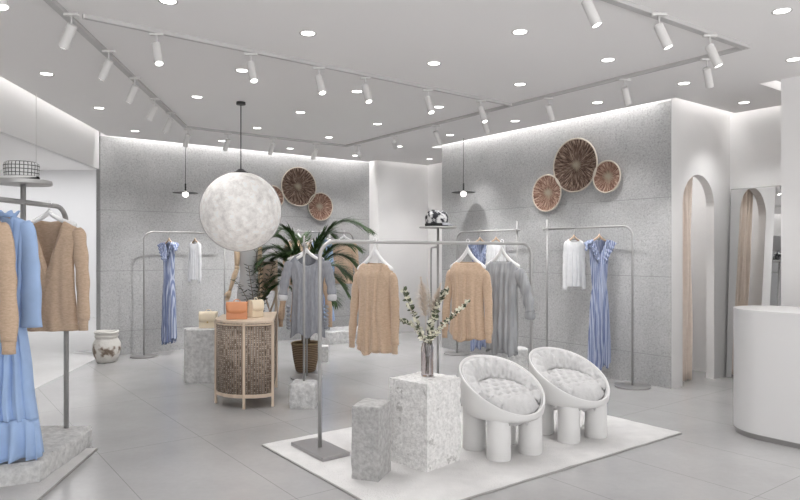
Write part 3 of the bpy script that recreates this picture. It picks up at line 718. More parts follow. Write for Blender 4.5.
# ------------------------------------------------------------------ garments (local origin = the point on the bar, x = width)
def lerp_tab(tab, v):
    for (a, x), (b, y) in zip(tab, tab[1:]):
        if v <= b: return x + (y - x) * (v - a) / max(1e-6, b - a)
    return tab[-1][1]
def body(hw, z_neck, z_tip, length, nw, nd, nb=.015, neck='scoop', depth=.06, folds=.012, kf=5, hem=None, seed=0, N=40, R=46, ypow=.5):
    mb = MB(); hem = hem or (lambda s: 0)
    w0 = lerp_tab(hw, 0)
    def nk(x, dd):
        q = abs(x) / nw
        if q >= 1: return 0
        return dd * (1 - q) if neck == 'v' else dd * math.sqrt(1 - q * q)
    def P(s, v, side):
        x0 = s * w0; zt = z_neck + (z_tip - z_neck) * max(0, (abs(x0) - nw * .8) / (w0 - nw * .8)) ** 1.15
        zt -= nk(x0, nd if side < 0 else nb)
        zb = -length + hem(s)
        z = zt + (zb - zt) * v
        hwv = lerp_tab(hw, v); x = s * hwv
        # neck edge keeps its width near the top
        vd = lerp_tab([(0, .35), (.12, .85), (.4, 1), (1, 1.1)], v)
        y = side * depth * vd * max(0, 1 - abs(s) ** 2.2) ** ypow
        amp = folds * (.15 + v * 1.1)
        ph = seed * 1.3 + side * .9
        fo = math.sin(s * kf * PI + ph + 1.5 * noise.noise(Vector((s * 2, v * 1.2, seed)))) * .6 + math.sin(s * kf * 1.9 * PI + ph * 2 + v) * .3 + noise.noise(Vector((s * 4, v * 4, seed + side))) * .7
        edge = max(0, 1 - s ** 6)
        y += amp * fo * edge
        x += amp * .5 * noise.noise(Vector((v * 5, side * .0 + seed, s)))
        return Vector((x, y, z))
    S_ = [(-1 + 2 * i / N) for i in range(N + 1)]
    fr = [[mb.v(P(s, j / R, -1)) for s in S_] for j in range(R + 1)]
    bk = [[(fr[j][i] if i in (0, N) and j > 0 else mb.v(P(s, j / R, 1))) for i, s in enumerate(S_)] for j in range(R + 1)]
    for j in range(R):
        for i in range(N):
            mb.face([fr[j][i], fr[j][i + 1], fr[j + 1][i + 1], fr[j + 1][i]])
            mb.face([bk[j][i + 1], bk[j][i], bk[j + 1][i], bk[j + 1][i + 1]])
    # shoulder seam closes outside the neck
    for i in range(N):
        sm = (S_[i] + S_[i + 1]) / 2 * w0
        if abs(sm) > nw: mb.face([fr[0][i + 1], fr[0][i], bk[0][i], bk[0][i + 1]])
    return mb
def sleeve(side, p0, p1, p2, r0, r1, flat=.55, wr=.12, seed=0, n=30, seg=16, cap=True):
    """drooping sleeve through p0 (shoulder) p1 (elbow) p2 (cuff) as a wrinkled tube"""
    mb = MB(); P0, P1, P2 = Vector(p0), Vector(p1), Vector(p2); rings = []
    for j in range(n + 1):
        t = j / n; c = P0 * (1 - t) ** 2 + P1 * 2 * t * (1 - t) + P2 * t * t
        if t < .12: rr = r0 * (.55 + .45 * (t / .12) ** .5)
        else: rr = r0 + (r1 - r0) * ((t - .12) / .88)
        rr *= 1 + wr * math.sin(t * 23 + seed) * t + wr * noise.noise(Vector((t * 7, seed, 0)))
        d = ((P1 - P0) * (1 - t) + (P2 - P1) * t).normalized(); a = Vector((1, 0, 0)) - d * d.x; a.normalize(); b = d.cross(a)
        ring = []
        for k in range(seg):
            an = 2 * PI * k / seg; q = 1 + wr * .6 * noise.noise(Vector((math.cos(an) * 1.5, math.sin(an) * 1.5, t * 6 + seed)))
            ring.append(mb.v(c + a * rr * q * math.cos(an) + b * rr * flat * q * math.sin(an)))
        rings.append(ring)
    for A, B in zip(rings, rings[1:]):
        for k in range(seg): mb.face([A[k], A[(k + 1) % seg], B[(k + 1) % seg], B[k]])
    mb.face(list(reversed(rings[0])))
    return mb
def cuff(p, r, h, flat=.6, roll=0, seg=18):
    mb = MB(); x, y, z = p
    if roll: prof = [(r * .8, .01), (r * 1.1, .005), (r * 1.32, -h * .3), (r * 1.3, -h * .7), (r * 1.05, -h), (r * .8, -h * .9)]
    else: prof = [(r * 1.02, .006), (r * .98, 0), (r * .92, -h * .5), (r * .95, -h), (r * .8, -h)]
    mb.lathe(prof, c=(x, y, z), seg=seg, warp=lambda q, a: Vector((q.x, q.y * flat, q.z))); return mb
def hanger(p, rz, lab, wood=False, hw=.2, apex=-.055, grp=None, drop=.10):
    """hanger whose hook sits over the bar at p"""
    t = thing('clothes_hanger', lab, 'hanger', p, rz)
    m = M['hanger_wood'] if wood else M['hanger_white']
    pts = []; rs = []; fl = []
    for i in range(-12, 13):
        q = i / 12; pts.append(Vector((q * hw, 0, apex - .014 - drop * (.55 * abs(q) + .45 * (1 - math.exp(-abs(q) * 3.2)) / .96) + (.010 if abs(q) < .05 else 0)))); rs.append((.0125 if not wood else .009) if abs(q) < .95 else .007); 
    sb_ = MB().tube(pts, rs, 10, flat=1.35).build('shoulder_bar', m, t, True)
    hk = [Vector((0, 0, apex)), Vector((0, 0, apex + .018))] + [Vector((.017 * math.sin(a) + .002, 0, .002 + .0 + .017 * -math.cos(a))) for a in [PI * .15 + PI * 1.45 * k / 12 for k in range(13)]]
    MB().tube(hk, .0028, 8).build('hook', M['steel_lt'] if wood else m, sb_, True)
    return t
def part_root(name, lab, cat, p, rz, length, group=None):
    t = thing(name, lab, cat, p, rz, group); return t
def sweater(p, rz, lab, m='camel', z_neck=-.145, z_tip=-.215, length=.90, w=.215, nw=.15, nd=.05, neck='scoop', sl=.62, hem=None, seed=0, wide=1.0, cuffm=None, roll=0, sleeves=(1, 1), hemw=1.12, slout=.06, kf=4.5, r0=.055, r1=.042, name='knit_sweater', ribs=True, folds=.014):
    t = thing(name, lab, 'sweater', p, rz)
    hw = [(0, w), (.10, w * .98), (.26, w * .80), (.6, w * .82), (1, w * hemw * .86)]
    body(hw, z_neck, z_tip, length, nw, nd, neck=neck, seed=seed, hem=hem, kf=kf, folds=folds).build('torso', M[m], t, True, solid=.005)
    for i, s in enumerate((-1, 1)):
        if not sleeves[i]: continue
        p2 = (s * (w + slout), -.04 if s > 0 else -.01, z_tip - sl)
        sv_ = sleeve(s, (s * (w - .022), 0, z_tip + .012), (s * (w + slout * .6), 0, z_tip - sl * .35), p2, r0, r1, seed=seed + s).build('sleeve', M[m], t, True, solid=.003)
        cuff(p2, r1 * (.85 if not roll else .88), .07 if not roll else .06, roll=roll).build('cuff', M[cuffm or m], sv_, True, solid=.002)
    return t
def ang(v): return math.atan2(v[1], v[0])
# --- front rack A : garments. bar from (-.6,4.86) along U2, height 1.58
def onA(s, dz=0): v = Vector((-.6, 4.86, 0)) + U2 * s; return (v.x, v.y, .015 + hA + .016 + dz)
fa = ang((.598, -.8015)) + .22
pc = onA(.50); hanger(pc, fa, 'white hanger carrying the camel sweater nearest the left end of the front rack', drop=.165, hw=.19)
wavy = lambda s: -.012 + .02 * math.sin(s * 5) - .03 * (1 - s * s) + .02 * abs(s)
sweater((pc[0], pc[1], pc[2] - .0), fa, 'camel brown knit sweater with wide neck hanging alone on the front rack', length=.86, hem=wavy, seed=2, nd=.025, nw=.14, sl=.53, w=.20, z_neck=-.17, z_tip=-.275, slout=.045, r0=.045, r1=.034, kf=4.6)
pc = onA(1.50); hanger(pc, fa, 'white hanger carrying the camel sweater next to the silver grey top on the front rack', drop=.165, hw=.19)
sweater(pc, fa, 'camel brown knit sweater with wide neck beside the silver grey top on the front rack', length=.84, hem=wavy, seed=5, nd=.025, nw=.14, sl=.53, w=.20, z_neck=-.17, z_tip=-.275, slout=.045, r0=.045, r1=.034, kf=4.2)
pc = onA(1.93); hanger(pc, fa, 'white hanger carrying the silver grey top at the right end of the front rack', drop=.165, hw=.19)
sweater(pc, fa, 'silver grey draped long top with rolled cuff at the right end of the front rack', m='paleknit', length=1.02, seed=8, nd=.02, nw=.14, sl=.36, w=.185, z_neck=-.17, z_tip=-.275, roll=1, hemw=1.05, hem=lambda s: .03 * math.sin(s * 7), slout=.13, r0=.06, r1=.045, kf=6, name='draped_top', folds=.022)
# --- R3 grey sweater + camel behind
d3 = (r3b - r3a).normalized()
def on3(s): v = r3a + d3 * s; return (v.x, v.y, 1.575 + .013)
pc = on3(.40); hanger((pc[0] + .02, pc[1], pc[2]), 0.02, 'white hanger carrying the grey oversized sweater before the palm', drop=.12, hw=.18)
g = sweater((pc[0] + .03, pc[1], pc[2]), 0.02, 'grey oversized scoop neck sweater with turned white cuffs before the palm', m='greyknit', z_neck=-.10, z_tip=-.20, length=.93, w=.195, nw=.12, nd=.13, sl=.33, roll=1, cuffm='greycuff', seed=11, hemw=1.08, slout=.06, r0=.055, r1=.042, hem=lambda s: -.02 - .03 * math.cos(s * 6), kf=5, name='long_sweater', folds=.02)
for s in (-1, 1):   # gathered side ties
    mb = MB()
    for k in range(7):
        z = -.66 - k * .036; mb.tube([Vector((s * (.17 + .045 * q), -.045 + .03 * q * q, z + .01 * math.sin(q * 3 + k))) for q in [i / 6 for i in range(7)]], [.006 + .014 * math.sin(PI * i / 6) for i in range(7)], 8)
    mb.build('gathered_hem', M['greyknit'], g, True)
pc = on3(.80); hanger(pc, 0.02, 'white hanger carrying the camel sweater hidden behind the grey sweater')
sweater(pc, 0.02, 'camel knit sweater hanging behind the grey sweater, only its cuffs showing', length=.86, seed=13, sl=.62, w=.18, slout=.09, r0=.045, r1=.03)
# --- foreground left
def onF(s): return (-2.557 - .056 * s, 4.98 - .998 * s, 1.83 + .012 + .019)
pc = onF(.22); hanger(pc, 0, 'white hanger carrying the V neck camel sweater at the left edge', drop=.095)
sweater(pc, 0, 'camel knit sweater with deep V neck on the left rack nearest the post', length=.935, seed=17, neck='v', nd=.36, nw=.115, z_neck=-.125, z_tip=-.20, sl=.66, w=.225, slout=.045, kf=3, folds=.012)
pc = onF(1.06); hanger(pc, 0, 'wooden hanger carrying the camel sweater cut by the left picture edge', wood=True)
sweater((pc[0] + .03, pc[1], pc[2]), 0, 'camel knit sweater cut by the left picture edge in front of the blue dress', length=.92, seed=19, nd=.03, sl=.70, w=.20, slout=.05, hemw=.82, z_neck=-.15, z_tip=-.2, folds=.01, r1=.05)
def blue_dress(p, rz, lab, long=1.69, sc=1.0):
    t = thing('ruffled_dress', lab, 'dress', p, rz)
    w = .14
    body([(0, w), (.1, w * .98), (.42, w * .80), (.46, w * .72), (.5, w * .85), (1, w * 1.42)], -.13, -.175, long - .26, .05, .03, seed=4, kf=7, folds=.026, depth=.07, N=60, R=70).build('bodice_and_skirt', M['bluecloth'], t, True, solid=.004)
    # hem tier
    mb = MB(); n = 90
    def f(i, j):
        a = 2 * PI * i / n; k = j / 10; ru = 1 + (.12 + .30 * k) * math.sin(a * 15 + math.sin(a * 3))
        hwid = w * (1.38 + .16 * k ** .6) ; q = (abs(math.cos(a)) ** .8) * (1 if math.cos(a) > 0 else -1)
        return Vector((hwid * q * (1 + .05 * k * math.sin(a * 15 + 1)), (.085 + .03 * k) * math.sin(a) * ru, -(long - .27) - .25 * k + .01 * math.sin(a * 5)))
    mb.grid(f, n, 11, closed=True); mb.build('hem_flounce', M['bluecloth'], t, True, solid=.003)
    for s in (-1, 1):
        sleeve(s, (s * (w - .02), 0, -.165), (s * (w + .03), -.01, -.42), (s * (w + .035), -.03, -.84), .055, .062, seed=3, wr=.08).build('sleeve', M['bluecloth'], t, True, solid=.003)
    # waist tie
    MB().lathe([(w * .78, -.012), (w * .80, 0), (w * .78, .018)], c=(0, 0, -.715), seg=30, warp=lambda q, a: Vector((q.x, q.y * .62, q.z))).tube([Vector((.05, -.08, -.715)), Vector((.09, -.095, -.70)), Vector((.12, -.09, -.73))], [.012, .014, .006], 8).build('waist_tie', M['bluecloth'], t, True)
    # frill collar and front frill
    def frill(pts, wd, nm, am=.018, fr=38):
        mb = MB(); n = len(pts)
        def g(i, j):
            p = Vector(pts[i]); q = j / 5
            return Vector((p.x + (1 if nm > 0 else -1) * wd * q + am * .3 * q * math.sin(i * .9), p.y - .012 - am * q * math.sin(i * .75 + j * .2), p.z - wd * .35 * q + am * .5 * q * math.sin(i * .75 + 1)))
        mb.grid(g, n, 6); return mb
    pts = [(.02 + .028 * math.sin(i / 50 * 2), -.072, -.14 - .50 * i / 50) for i in range(51)]
    frill(pts, .052, 1, .022).build('front_frill', M['bluecloth'], t, True, solid=.002)
    pts = [(.062 * math.cos(a), .04 * math.sin(a), -.132) for a in [2 * PI * i / 48 for i in range(49)]]
    mb = MB(); mb.grid(lambda i, j: Vector((pts[i][0] * (1 + .3 * j / 3 + .12 * j / 3 * math.sin(i * 1.1)), pts[i][1] * (1 + .4 * j / 3), -.14 + .035 * j / 3 * (1 + .3 * math.sin(i * 1.1)))), 49, 4); mb.build('collar', M['bluecloth'], t, True, solid=.002)
    return t
pc = onF(.83); hanger(pc, 0, 'pale hanger carrying the plain blue dress on the left rack', wood=True, hw=.15)
blue_dress((pc[0] + .085, pc[1], pc[2]), 0.05, 'plain sky blue long dress with frilled front and hem on the left rack')
# --- striped dresses and white tops on the wall racks
def striped_dress(p, rz, lab, long=1.59, w=.135):
    t = thing('striped_dress', lab, 'dress', p, rz, 'striped dresses on the wall racks')
    body([(0, w), (.12, w * .85), (.36, w * .62), (.42, w * .72), (.7, w * .98), (1, w * 1.05)], -.10, -.13, long, .085, .20, neck='v', seed=6, kf=9, folds=.018, depth=.06, hem=lambda s: .03 * math.sin(s * 9) + .03 * s, N=60, R=60).build('bodice_and_skirt', M['stripe'], t, True, solid=.004)
    mb = MB(); n = 40
    for s in (-1, 1):   # frill down each side of the neckline
        mb.grid(lambda i, j, s=s: Vector((s * (.118 - .105 * i / (n - 1) + .05 * j / 4 * (1 - .4 * i / n)) + .008 * math.sin(i * .9), -.055 - .02 * (j / 4) * (1 + math.sin(i * .8)), -.115 - .24 * i / (n - 1) - .04 * j / 4 + .01 * math.sin(i * .8))), n, 5)
    mb.build('neck_frill', M['stripe'], t, True, solid=.002)
    for s in (-1, 1):
        mb = MB(); mb.grid(lambda i, j, s=s: Vector((s * (w - .03 + .055 * j / 5 + .01 * math.sin(i)), -.055 + .11 * i / 20, -.115 - .13 * j / 5 * math.sin(PI * (i + 2) / 24))), 21, 6)
        mb.build('flutter_sleeve', M['stripe'], t, True, solid=.002)
    return t
def white_top(p, rz, lab, w=.108, length=.67):
    t = thing('long_sleeve_top', lab, 'top', p, rz, 'white tops on the wall racks')
    body([(0, w), (.1, w), (.3, w * .86), (1, w * .9)], -.095, -.13, length, .07, .045, seed=9, kf=4, folds=.008, depth=.04).build('torso', M['whitecloth'], t, True, solid=.004)
    for s in (-1, 1):
        sleeve(s, (s * (w - .02), 0, -.125), (s * (w + .008), 0, -.34), (s * (w + .015), -.01, -.71), .04, .027, seed=s).build('sleeve', M['whitecloth'], t, True, solid=.002)
    return t
def on(a, b, h=1.79): q = W(a, b); return (q.x, q.y, h + .013)
ar = .18
DR = []
for a, k, hl, gl in ((5.022, 't', 'small wooden hanger carrying the white top on the right wall rack', 'white long sleeved top hanging on the right wall rack beside the striped dress'),
                     (4.66, 'd', 'small wooden hanger carrying the striped dress on the right wall rack', 'long blue striped dress with frilled V neck on the right wall rack'),
                     (6.655, 'd', 'small wooden hanger at the left end of the rack behind the front camel sweater', 'blue striped dress mostly hidden behind the camel sweater of the front rack'),
                     (6.338, 't', 'small wooden hanger right of the striped dress behind the front rack', 'white top half hidden behind the silver grey top')):
    pc = on(a, 6.388); hanger(pc, ar, hl, wood=True, hw=.11, apex=-.095, drop=.075)
    (white_top if k == 't' else striped_dress)((pc[0], pc[1], pc[2] - .05), ar, gl)
al = -.62
for b, k, hl, gl in ((2.985, 'd', 'small wooden hanger carrying the striped dress on the left wall rack', 'long blue striped dress hanging on the left wall rack near the urn'),
                     (3.37, 't', 'small wooden hanger carrying the white top on the left wall rack', 'white long sleeved top hanging on the left wall rack left of the moon lamp')):
    pc = on(9.65, b); hanger(pc, al, hl, wood=True, hw=.11, apex=-.095, drop=.075)
    (white_top if k == 't' else striped_dress)((pc[0], pc[1], pc[2] - .05), al, gl, **({'long': 1.57} if k == 'd' else {}))
# --- far rack garments (seen between palm leaves)
def onL2(b): q = W(9.40, b); return (q.x, q.y, 1.83 + .015)
for b, hl in ((5.84, 'white hanger carrying the far camel sweater right of the palm'), (4.97, 'white hanger showing above the palm at the left of the far rack')):
    pc = onL2(b); hanger(pc, -.35, hl)
sweater(onL2(5.84), -.35, 'camel sweater on the far rack showing through the palm right of its trunk', length=.88, seed=23, w=.2)
sweater(onL2(4.97), -.35, 'camel sweater on the far rack behind the left palm fronds', length=.88, seed=29, w=.2)
pc = onL2(5.41); hanger(pc, -.35, 'white hanger carrying the far blue dress behind the palm'); blue_dress(pc, -.35, 'plain blue dress on the far rack, a patch of it visible behind the palm', long=1.5)

# ------------------------------------------------------------------ chairs
def roly_chair(loc, rz, lab):
    t = thing('tub_chair', lab, 'chair', loc, rz, 'white tub chairs on the rug')
    # local: facing -Y
    R_ = .318; zc = .515; sl = .168
    def rimz(a): return zc + sl * math.sin(a) + .012 * math.cos(2 * a)     # a=-90deg front low
    seg = 72
    mb = MB(); rings = []
    prof = [(0, 0, 0), (.35, 0, 0), (.62, 0, .0), (.80, .03, 0), (.91, .11, 0), (.965, .28, 0), (.985, .5, 0), (1.0, .78, 0), (1.005, .93, 0), (1.0, .985, 0), (.985, 1.0, 0), (.962, .985, 0), (.95, .93, 0), (.93, .75, 0), (.88, .5, 0), (.78, .3, 0), (.55, .2, 0), (0, .18, 0)]
    zb = .27
    for (q, hgt, _) in prof:
        if q == 0: rings.append([mb.v((0, 0, zb + hgt * (zc - zb)))]); continue
        ring = []
        for k in range(seg):
            a = 2 * PI * k / seg; z = zb + (rimz(a) - zb) * hgt
            # lean outwards slightly towards the back top
            ring.append(mb.v((R_ * q * math.cos(a), R_ * q * math.sin(a) + (.02 * (z - zb) if q > .5 else 0), z)))
        rings.append(ring)
    for A, B in zip(rings, rings[1:]):
        for k in range(seg):
            k2 = (k + 1) % seg
            if len(A) == 1: mb.face([A[0], B[k2], B[k]])
            elif len(B) == 1: mb.face([A[k], A[k2], B[0]])
            else: mb.face([A[k], A[k2], B[k2], B[k]])
    mb.build('shell', M['shell'], t, True)
    for sx in (-1, 1):
        for sy in (-1, 1):
            r = .088
            MB().lathe([(0, 0), (r * .95, 0), (r, .006), (r * .985, .15), (r * .97, .30), (r * .9, .36), (0, .36)], c=(0, 0, 0), seg=36).build('leg', M['shell'], t, True, loc=(sx * .148, sy * .148, 0), autos=.9)
    # seat cushion (tufted round pad) tilted with the opening
    def tuft(x, y):
        s = .080; gx = x / s; row = round(y / (s * .87)); gx2 = gx - (.5 if row % 2 else 0); dx = (gx2 - round(gx2)) * s; dy = y - row * s * .87
        return -.055 * math.exp(-(dx * dx + dy * dy) / (.018 ** 2)) - .006 * abs(math.sin(PI * (gx + y / s * .58))) ** .3 * 0 + .004 * noise.noise(Vector((x * 30, y * 30, 0)))
    mb = MB(); n = 30; seg2 = 80; top = []; 
    RS = .25; prof2 = [(i / n) for i in range(n + 1)]
    cen = mb.v((0, -.03, .485)); prev = None
    for q in prof2[1:]:
        ring = []
        for k in range(seg2):
            a = 2 * PI * k / seg2; x = RS * q * math.cos(a); y = RS * q * math.sin(a)
            bk_ = max(0, min(1, (y + .16) / .05)); z = (.078 + .012 * (1 - bk_)) * (1 - q ** 5) ** .5 + tuft(x, y) * bk_ * (1 if q < .9 else .4) + (1 - bk_) * (-.022 * abs(math.sin(a * 5.5 + 2 * noise.noise(Vector((x * 8, y * 8, 2))))) ** 7 * q) + (.006 * math.sin(a * 30) * q ** 3)
            ring.append(mb.v((x, y - .03, .40 + z + y * .22)))
        if prev is None:
            for k in range(seg2): mb.face([cen, ring[k], ring[(k + 1) % seg2]])
        else:
            for k in range(seg2): mb.face([prev[k], ring[k], ring[(k + 1) % seg2], prev[(k + 1) % seg2]])
        prev = ring
    low = [mb.v((v.co.x * .93, (v.co.y + .03) * .93 - .03, v.co.z - .08)) for v in prev]
    for k in range(seg2): mb.face([prev[k], low[k], low[(k + 1) % seg2], prev[(k + 1) % seg2]])
    mb.face(low); cen.co.z = .475
    mb.build('seat_cushion', M['cushion'], t, True)
    # back cushion: padded crescent wrapping sides and back, following the rim
    mb = MB(); n = 110; sg = 22
    def f(i, j):
        q = i / (n - 1); a = math.radians(-52) + math.radians(284) * q
        env = min(1, math.sin(PI * q) * 2.6) ** .6
        b = 2 * PI * j / sg
        rz_ = rimz(a)
        rim_in = Vector((.288 * math.cos(a), .288 * math.sin(a), rz_ - .018))
        seatp = Vector((.20 * math.cos(a), .20 * math.sin(a) - .01, .455 + .20 * math.sin(a) * .22))
        mid = (rim_in + seatp) / 2; ax = (rim_in - seatp); L = ax.length / 2; ax.normalize()
        rad = Vector((math.cos(a), math.sin(a), 0)); nr = (rad - ax * rad.dot(ax)).normalized() * -1
        th = .050 * env
        L = L * (.55 + .45 * env) 
        sx = math.cos(b); sy = math.sin(b)
        sxx = (abs(sx) ** .8) * (1 if sx > 0 else -1)
        pl = -.016 * abs(math.cos(q * 15 * PI)) ** 8 * (1 if sy > 0 else 0)
        tf = 0
        if sy > 0:
            row = 0 if sx > .15 else 1
            u = q * 15; du = (u - .5 * row) - round(u - .5 * row); dv = (sx - (.45 if row == 0 else -.35)) * 1.6
            tf = -.034 * math.exp(-(du * du * 16 + dv * dv * 8))
        wr = .010 * noise.noise(Vector((a * 9, sx * 3, 1)))
        return mid + ax * L * sxx * 1.02 + nr * (th * sy + pl + tf + wr)
    g = mb.grid(lambda j, i: f(i, j), sg, n, closed=True)
    mb.face(g[0]); mb.face(list(reversed(g[-1])))
    mb.build('back_cushion', M['cushion'], t, True)
    # piping roll around the opening between shell and cushion
    MB().tube([Vector((.293 * math.cos(a), .293 * math.sin(a) + .004, rimz(a) - .022)) for a in [2 * PI * i / 90 for i in range(91)]], .010, 8, cap=False).build('piping', M['cushion'], t, True)
    return t
cz = math.atan2(-.87, .50) + PI / 2
ch1 = roly_chair((.765, 4.875, .014), cz, 'white tub chair with tufted grey cushions, the nearer left one beside the tall stone block')
dup(ch1, (1.378, 5.30, .014), cz, 'white tub chair with tufted grey cushions, the farther right one near the rug corner')

# ------------------------------------------------------------------ vase with branches on the tall block
vz = .012 + .60 + .004
vb = Vector((.195, 4.645, vz))
t = thing('glass_vase', 'smoked glass cylinder vase standing on the tall white stone block', 'vase', vb)
MB().lathe([(0, .0), (.041, .0), (.044, .004), (.044, .20), (.038, .222), (.040, .235), (.036, .235), (.034, .222), (.040, .198), (.040, .012), (0, .012)], seg=32).build('vase_body', M['glass'], t, True, autos=.8)
def branch(p0, pts, lab, n=40, name='eucalyptus_branch', dark='euc_dark', pale='euc_pale', ll=.036, seed=0, pratio=.62, parent=None, base=None):
    random.seed(seed); base = base or vb
    t = thing(name, lab, 'branch', base)
    P = [Vector((q[0], q[1], q[2] * (.93 if q[2] > .25 else 1))) for q in pts]
    def curve(t_):
        k = t_ * (len(P) - 1); i = min(int(k), len(P) - 2); u = k - i
        p0 = P[max(i - 1, 0)]; p1 = P[i]; p2 = P[i + 1]; p3 = P[min(i + 2, len(P) - 1)]
        return .5 * ((2 * p1) + (p2 - p0) * u + (2 * p0 - 5 * p1 + 4 * p2 - p3) * u * u + (3 * p1 - p0 - 3 * p2 + p3) * u ** 3)
    C = [curve(i / 24) for i in range(25)]
    MB().tube(C, [.0035 * (1 - i / 30) for i in range(25)], 6).build('stem', M['stem'], t, True)
    A = MB(); B = MB()
    for i in range(n):
        q = .30 + .70 * i / (n - 1); c = curve(min(q, 1))
        d = (Vector((random.uniform(-1, 1), random.uniform(-1, 1), random.uniform(-.4, .9)))).normalized()
        mb = B if random.random() < pratio else A
        mb.leaf(c, d, ll * random.uniform(.6, 1.1), ll * random.uniform(.5, .85), up=(random.uniform(-1, 1), random.uniform(-1, 1), .5))
    A.build('dark_leaves', M[dark], t, True, recalc=False)['kind'] = 'stuff'
    B.build('pale_leaves', M[pale], t, True, recalc=False)['kind'] = 'stuff'
    return t
branch(None, [(0, 0, .02), (-.02, .01, .22), (-.07, 0, .40), (-.13, .0, .55), (-.165, 0, .66)], 'leafy cream and olive branch leaning up to the left out of the vase', n=100, seed=1)
branch(None, [(0, .01, .02), (.01, .01, .25), (.04, .02, .42), (.08, .02, .56), (.14, .02, .66)], 'leafy cream and olive branch rising steepest to the right out of the vase', n=150, seed=2)
branch(None, [(.01, -.01, .02), (.02, 0, .22), (.09, .0, .36), (.19, 0, .47), (.29, 0, .57)], 'leafy branch stretching far right across the camel sweater', n=100, seed=3)
branch(None, [(-.01, .0, .02), (-.01, .01, .22), (-.06, .03, .34), (-.13, .03, .40), (-.19, .02, .42)], 'short leafy branch bent low to the left out of the vase', n=60, seed=4)
branch(None, [(0, -.01, .02), (.0, -.01, .2), (.03, -.02, .32), (.02, -.02, .40), (.06, -.02, .46)], 'short leafy sprig in the middle of the vase', n=90, seed=6)
def plume(pts, lab, m, w=.035, n=260, seed=0, l=.05):
    random.seed(seed); t = thing('pampas_stem', lab, 'dried grass', vb)
    P = [Vector(q) for q in pts]; C = [P[0].lerp(P[1], i / 12) + (P[2] - P[1]) * 0 for i in range(12)] + [P[1].lerp(P[2], i / 12) for i in range(13)]
    MB().tube(C, .002, 6).build('stem', M['pampas'], t, True)
    mb = MB()
    for i in range(n):
        q = random.random(); c = P[1].lerp(P[2], q); ax = (P[2] - P[1]).normalized()
        d = (ax * .5 + Vector((random.uniform(-1, 1), random.uniform(-1, 1), random.uniform(-.2, .5))) * 1.0).normalized()
        mb.leaf(c, d, l * random.uniform(.6, 1.2) * math.sin(PI * min(.95, q * .8 + .25)), w * .06, droop=.3)
    mb.build('plume', M[m], t, True, recalc=False)['kind'] = 'stuff'
plume([(0, .01, .02), (-.01, .04, .42), (-.045, .06, .70)], 'fluffy beige pampas plume leaning left above the vase', 'pampas', seed=1, n=620, l=.10, w=.07)
plume([(0, .02, .02), (.03, .05, .42), (.0, .05, .70)], 'slender upright pale grass plume above the vase', 'pampas_w', seed=2, n=500, l=.035, w=.06)
plume([(0, -.01, .02), (.04, .03, .46), (.10, .03, .66)], 'beige pampas plume leaning right above the vase', 'pampas', seed=3, n=500, l=.06, w=.08)

# ------------------------------------------------------------------ cane cabinet
cab = [(-1.83, 6.46), (-1.78, 6.355), (-1.70, 6.275), (-1.60, 6.225), (-1.49, 6.205), (-1.38, 6.215), (-1.29, 6.25), (-1.235, 6.31)]
back = [(-1.37, 7.2), (-1.87, 6.88)]
cbase = Vector((-1.55, 6.62, 0))
t = thing('cane_cabinet', 'curved light wood display cabinet with woven brown cane sides, handbags on top', 'cabinet', cbase)
def loc2(P, k=1.0): return [((x - cbase.x) * k, (y - cbase.y) * k) for x, y in P]
full = loc2(cab + back)
MB().prism(loc2(cab + back, 1.03), .815, .84).build('cabinet_top', M['wood'], t, bevel=.004)
MB().prism(loc2(cab + back, 1.0), .10, .135).build('bottom_board', M['wood'], t, bevel=.003)
def cane_panel(P, z0, z1):
    mb = MB(); uv = mb.bm.loops.layers.uv.new('UVMap'); u = 0
    # smooth resample
    Q = []
    for a, b in zip(P, P[1:]):
        for i in range(6): Q.append(Vector(a).lerp(Vector(b), i / 6))
    Q.append(Vector(P[-1])); pv = None
    for i, q in enumerate(Q):
        if i: u += (q - Q[i - 1]).length
        lo, hi = mb.v((q.x, q.y, z0)), mb.v((q.x, q.y, z1))
        if pv:
            f = mb.face([pv[0], lo, hi, pv[1]])
            for lp, (uu, vv) in zip(f.loops, ((pv[2], z0), (u, z0), (u, z1), (pv[2], z1))): lp[uv].uv = (uu, vv)
        pv = (lo, hi, u)
    return mb
lc = loc2(cab, .985); lb = loc2(back, .985)
cane_panel(lc[:5], .13, .815).build('cane_panel', M['cane'], t, True, solid=.008)
cane_panel(lc[4:], .13, .815).build('cane_panel', M['cane'], t, True, solid=.008)
cane_panel([lc[-1], lb[0]], .13, .815).build('cane_panel', M['cane'], t, True, solid=.008)
cane_panel([lb[0], lb[1]], .13, .815).build('cane_panel', M['cane'], t, True, solid=.008)
cane_panel([lb[1], lc[0]], .13, .815).build('cane_panel', M['cane'], t, True, solid=.008)
for q in (full[0], full[4], full[7], full[8], full[9]):
    MB().box((q[0], q[1], .41), (.024, .024, .82)).build('leg', M['wood'], t, bevel=.003)
for zz in (.80,):
    MB().tube([Vector((x, y, zz)) for x, y in loc2(cab, 1.0)], .009, 8).build('curved_rail', M['wood'], t, True)

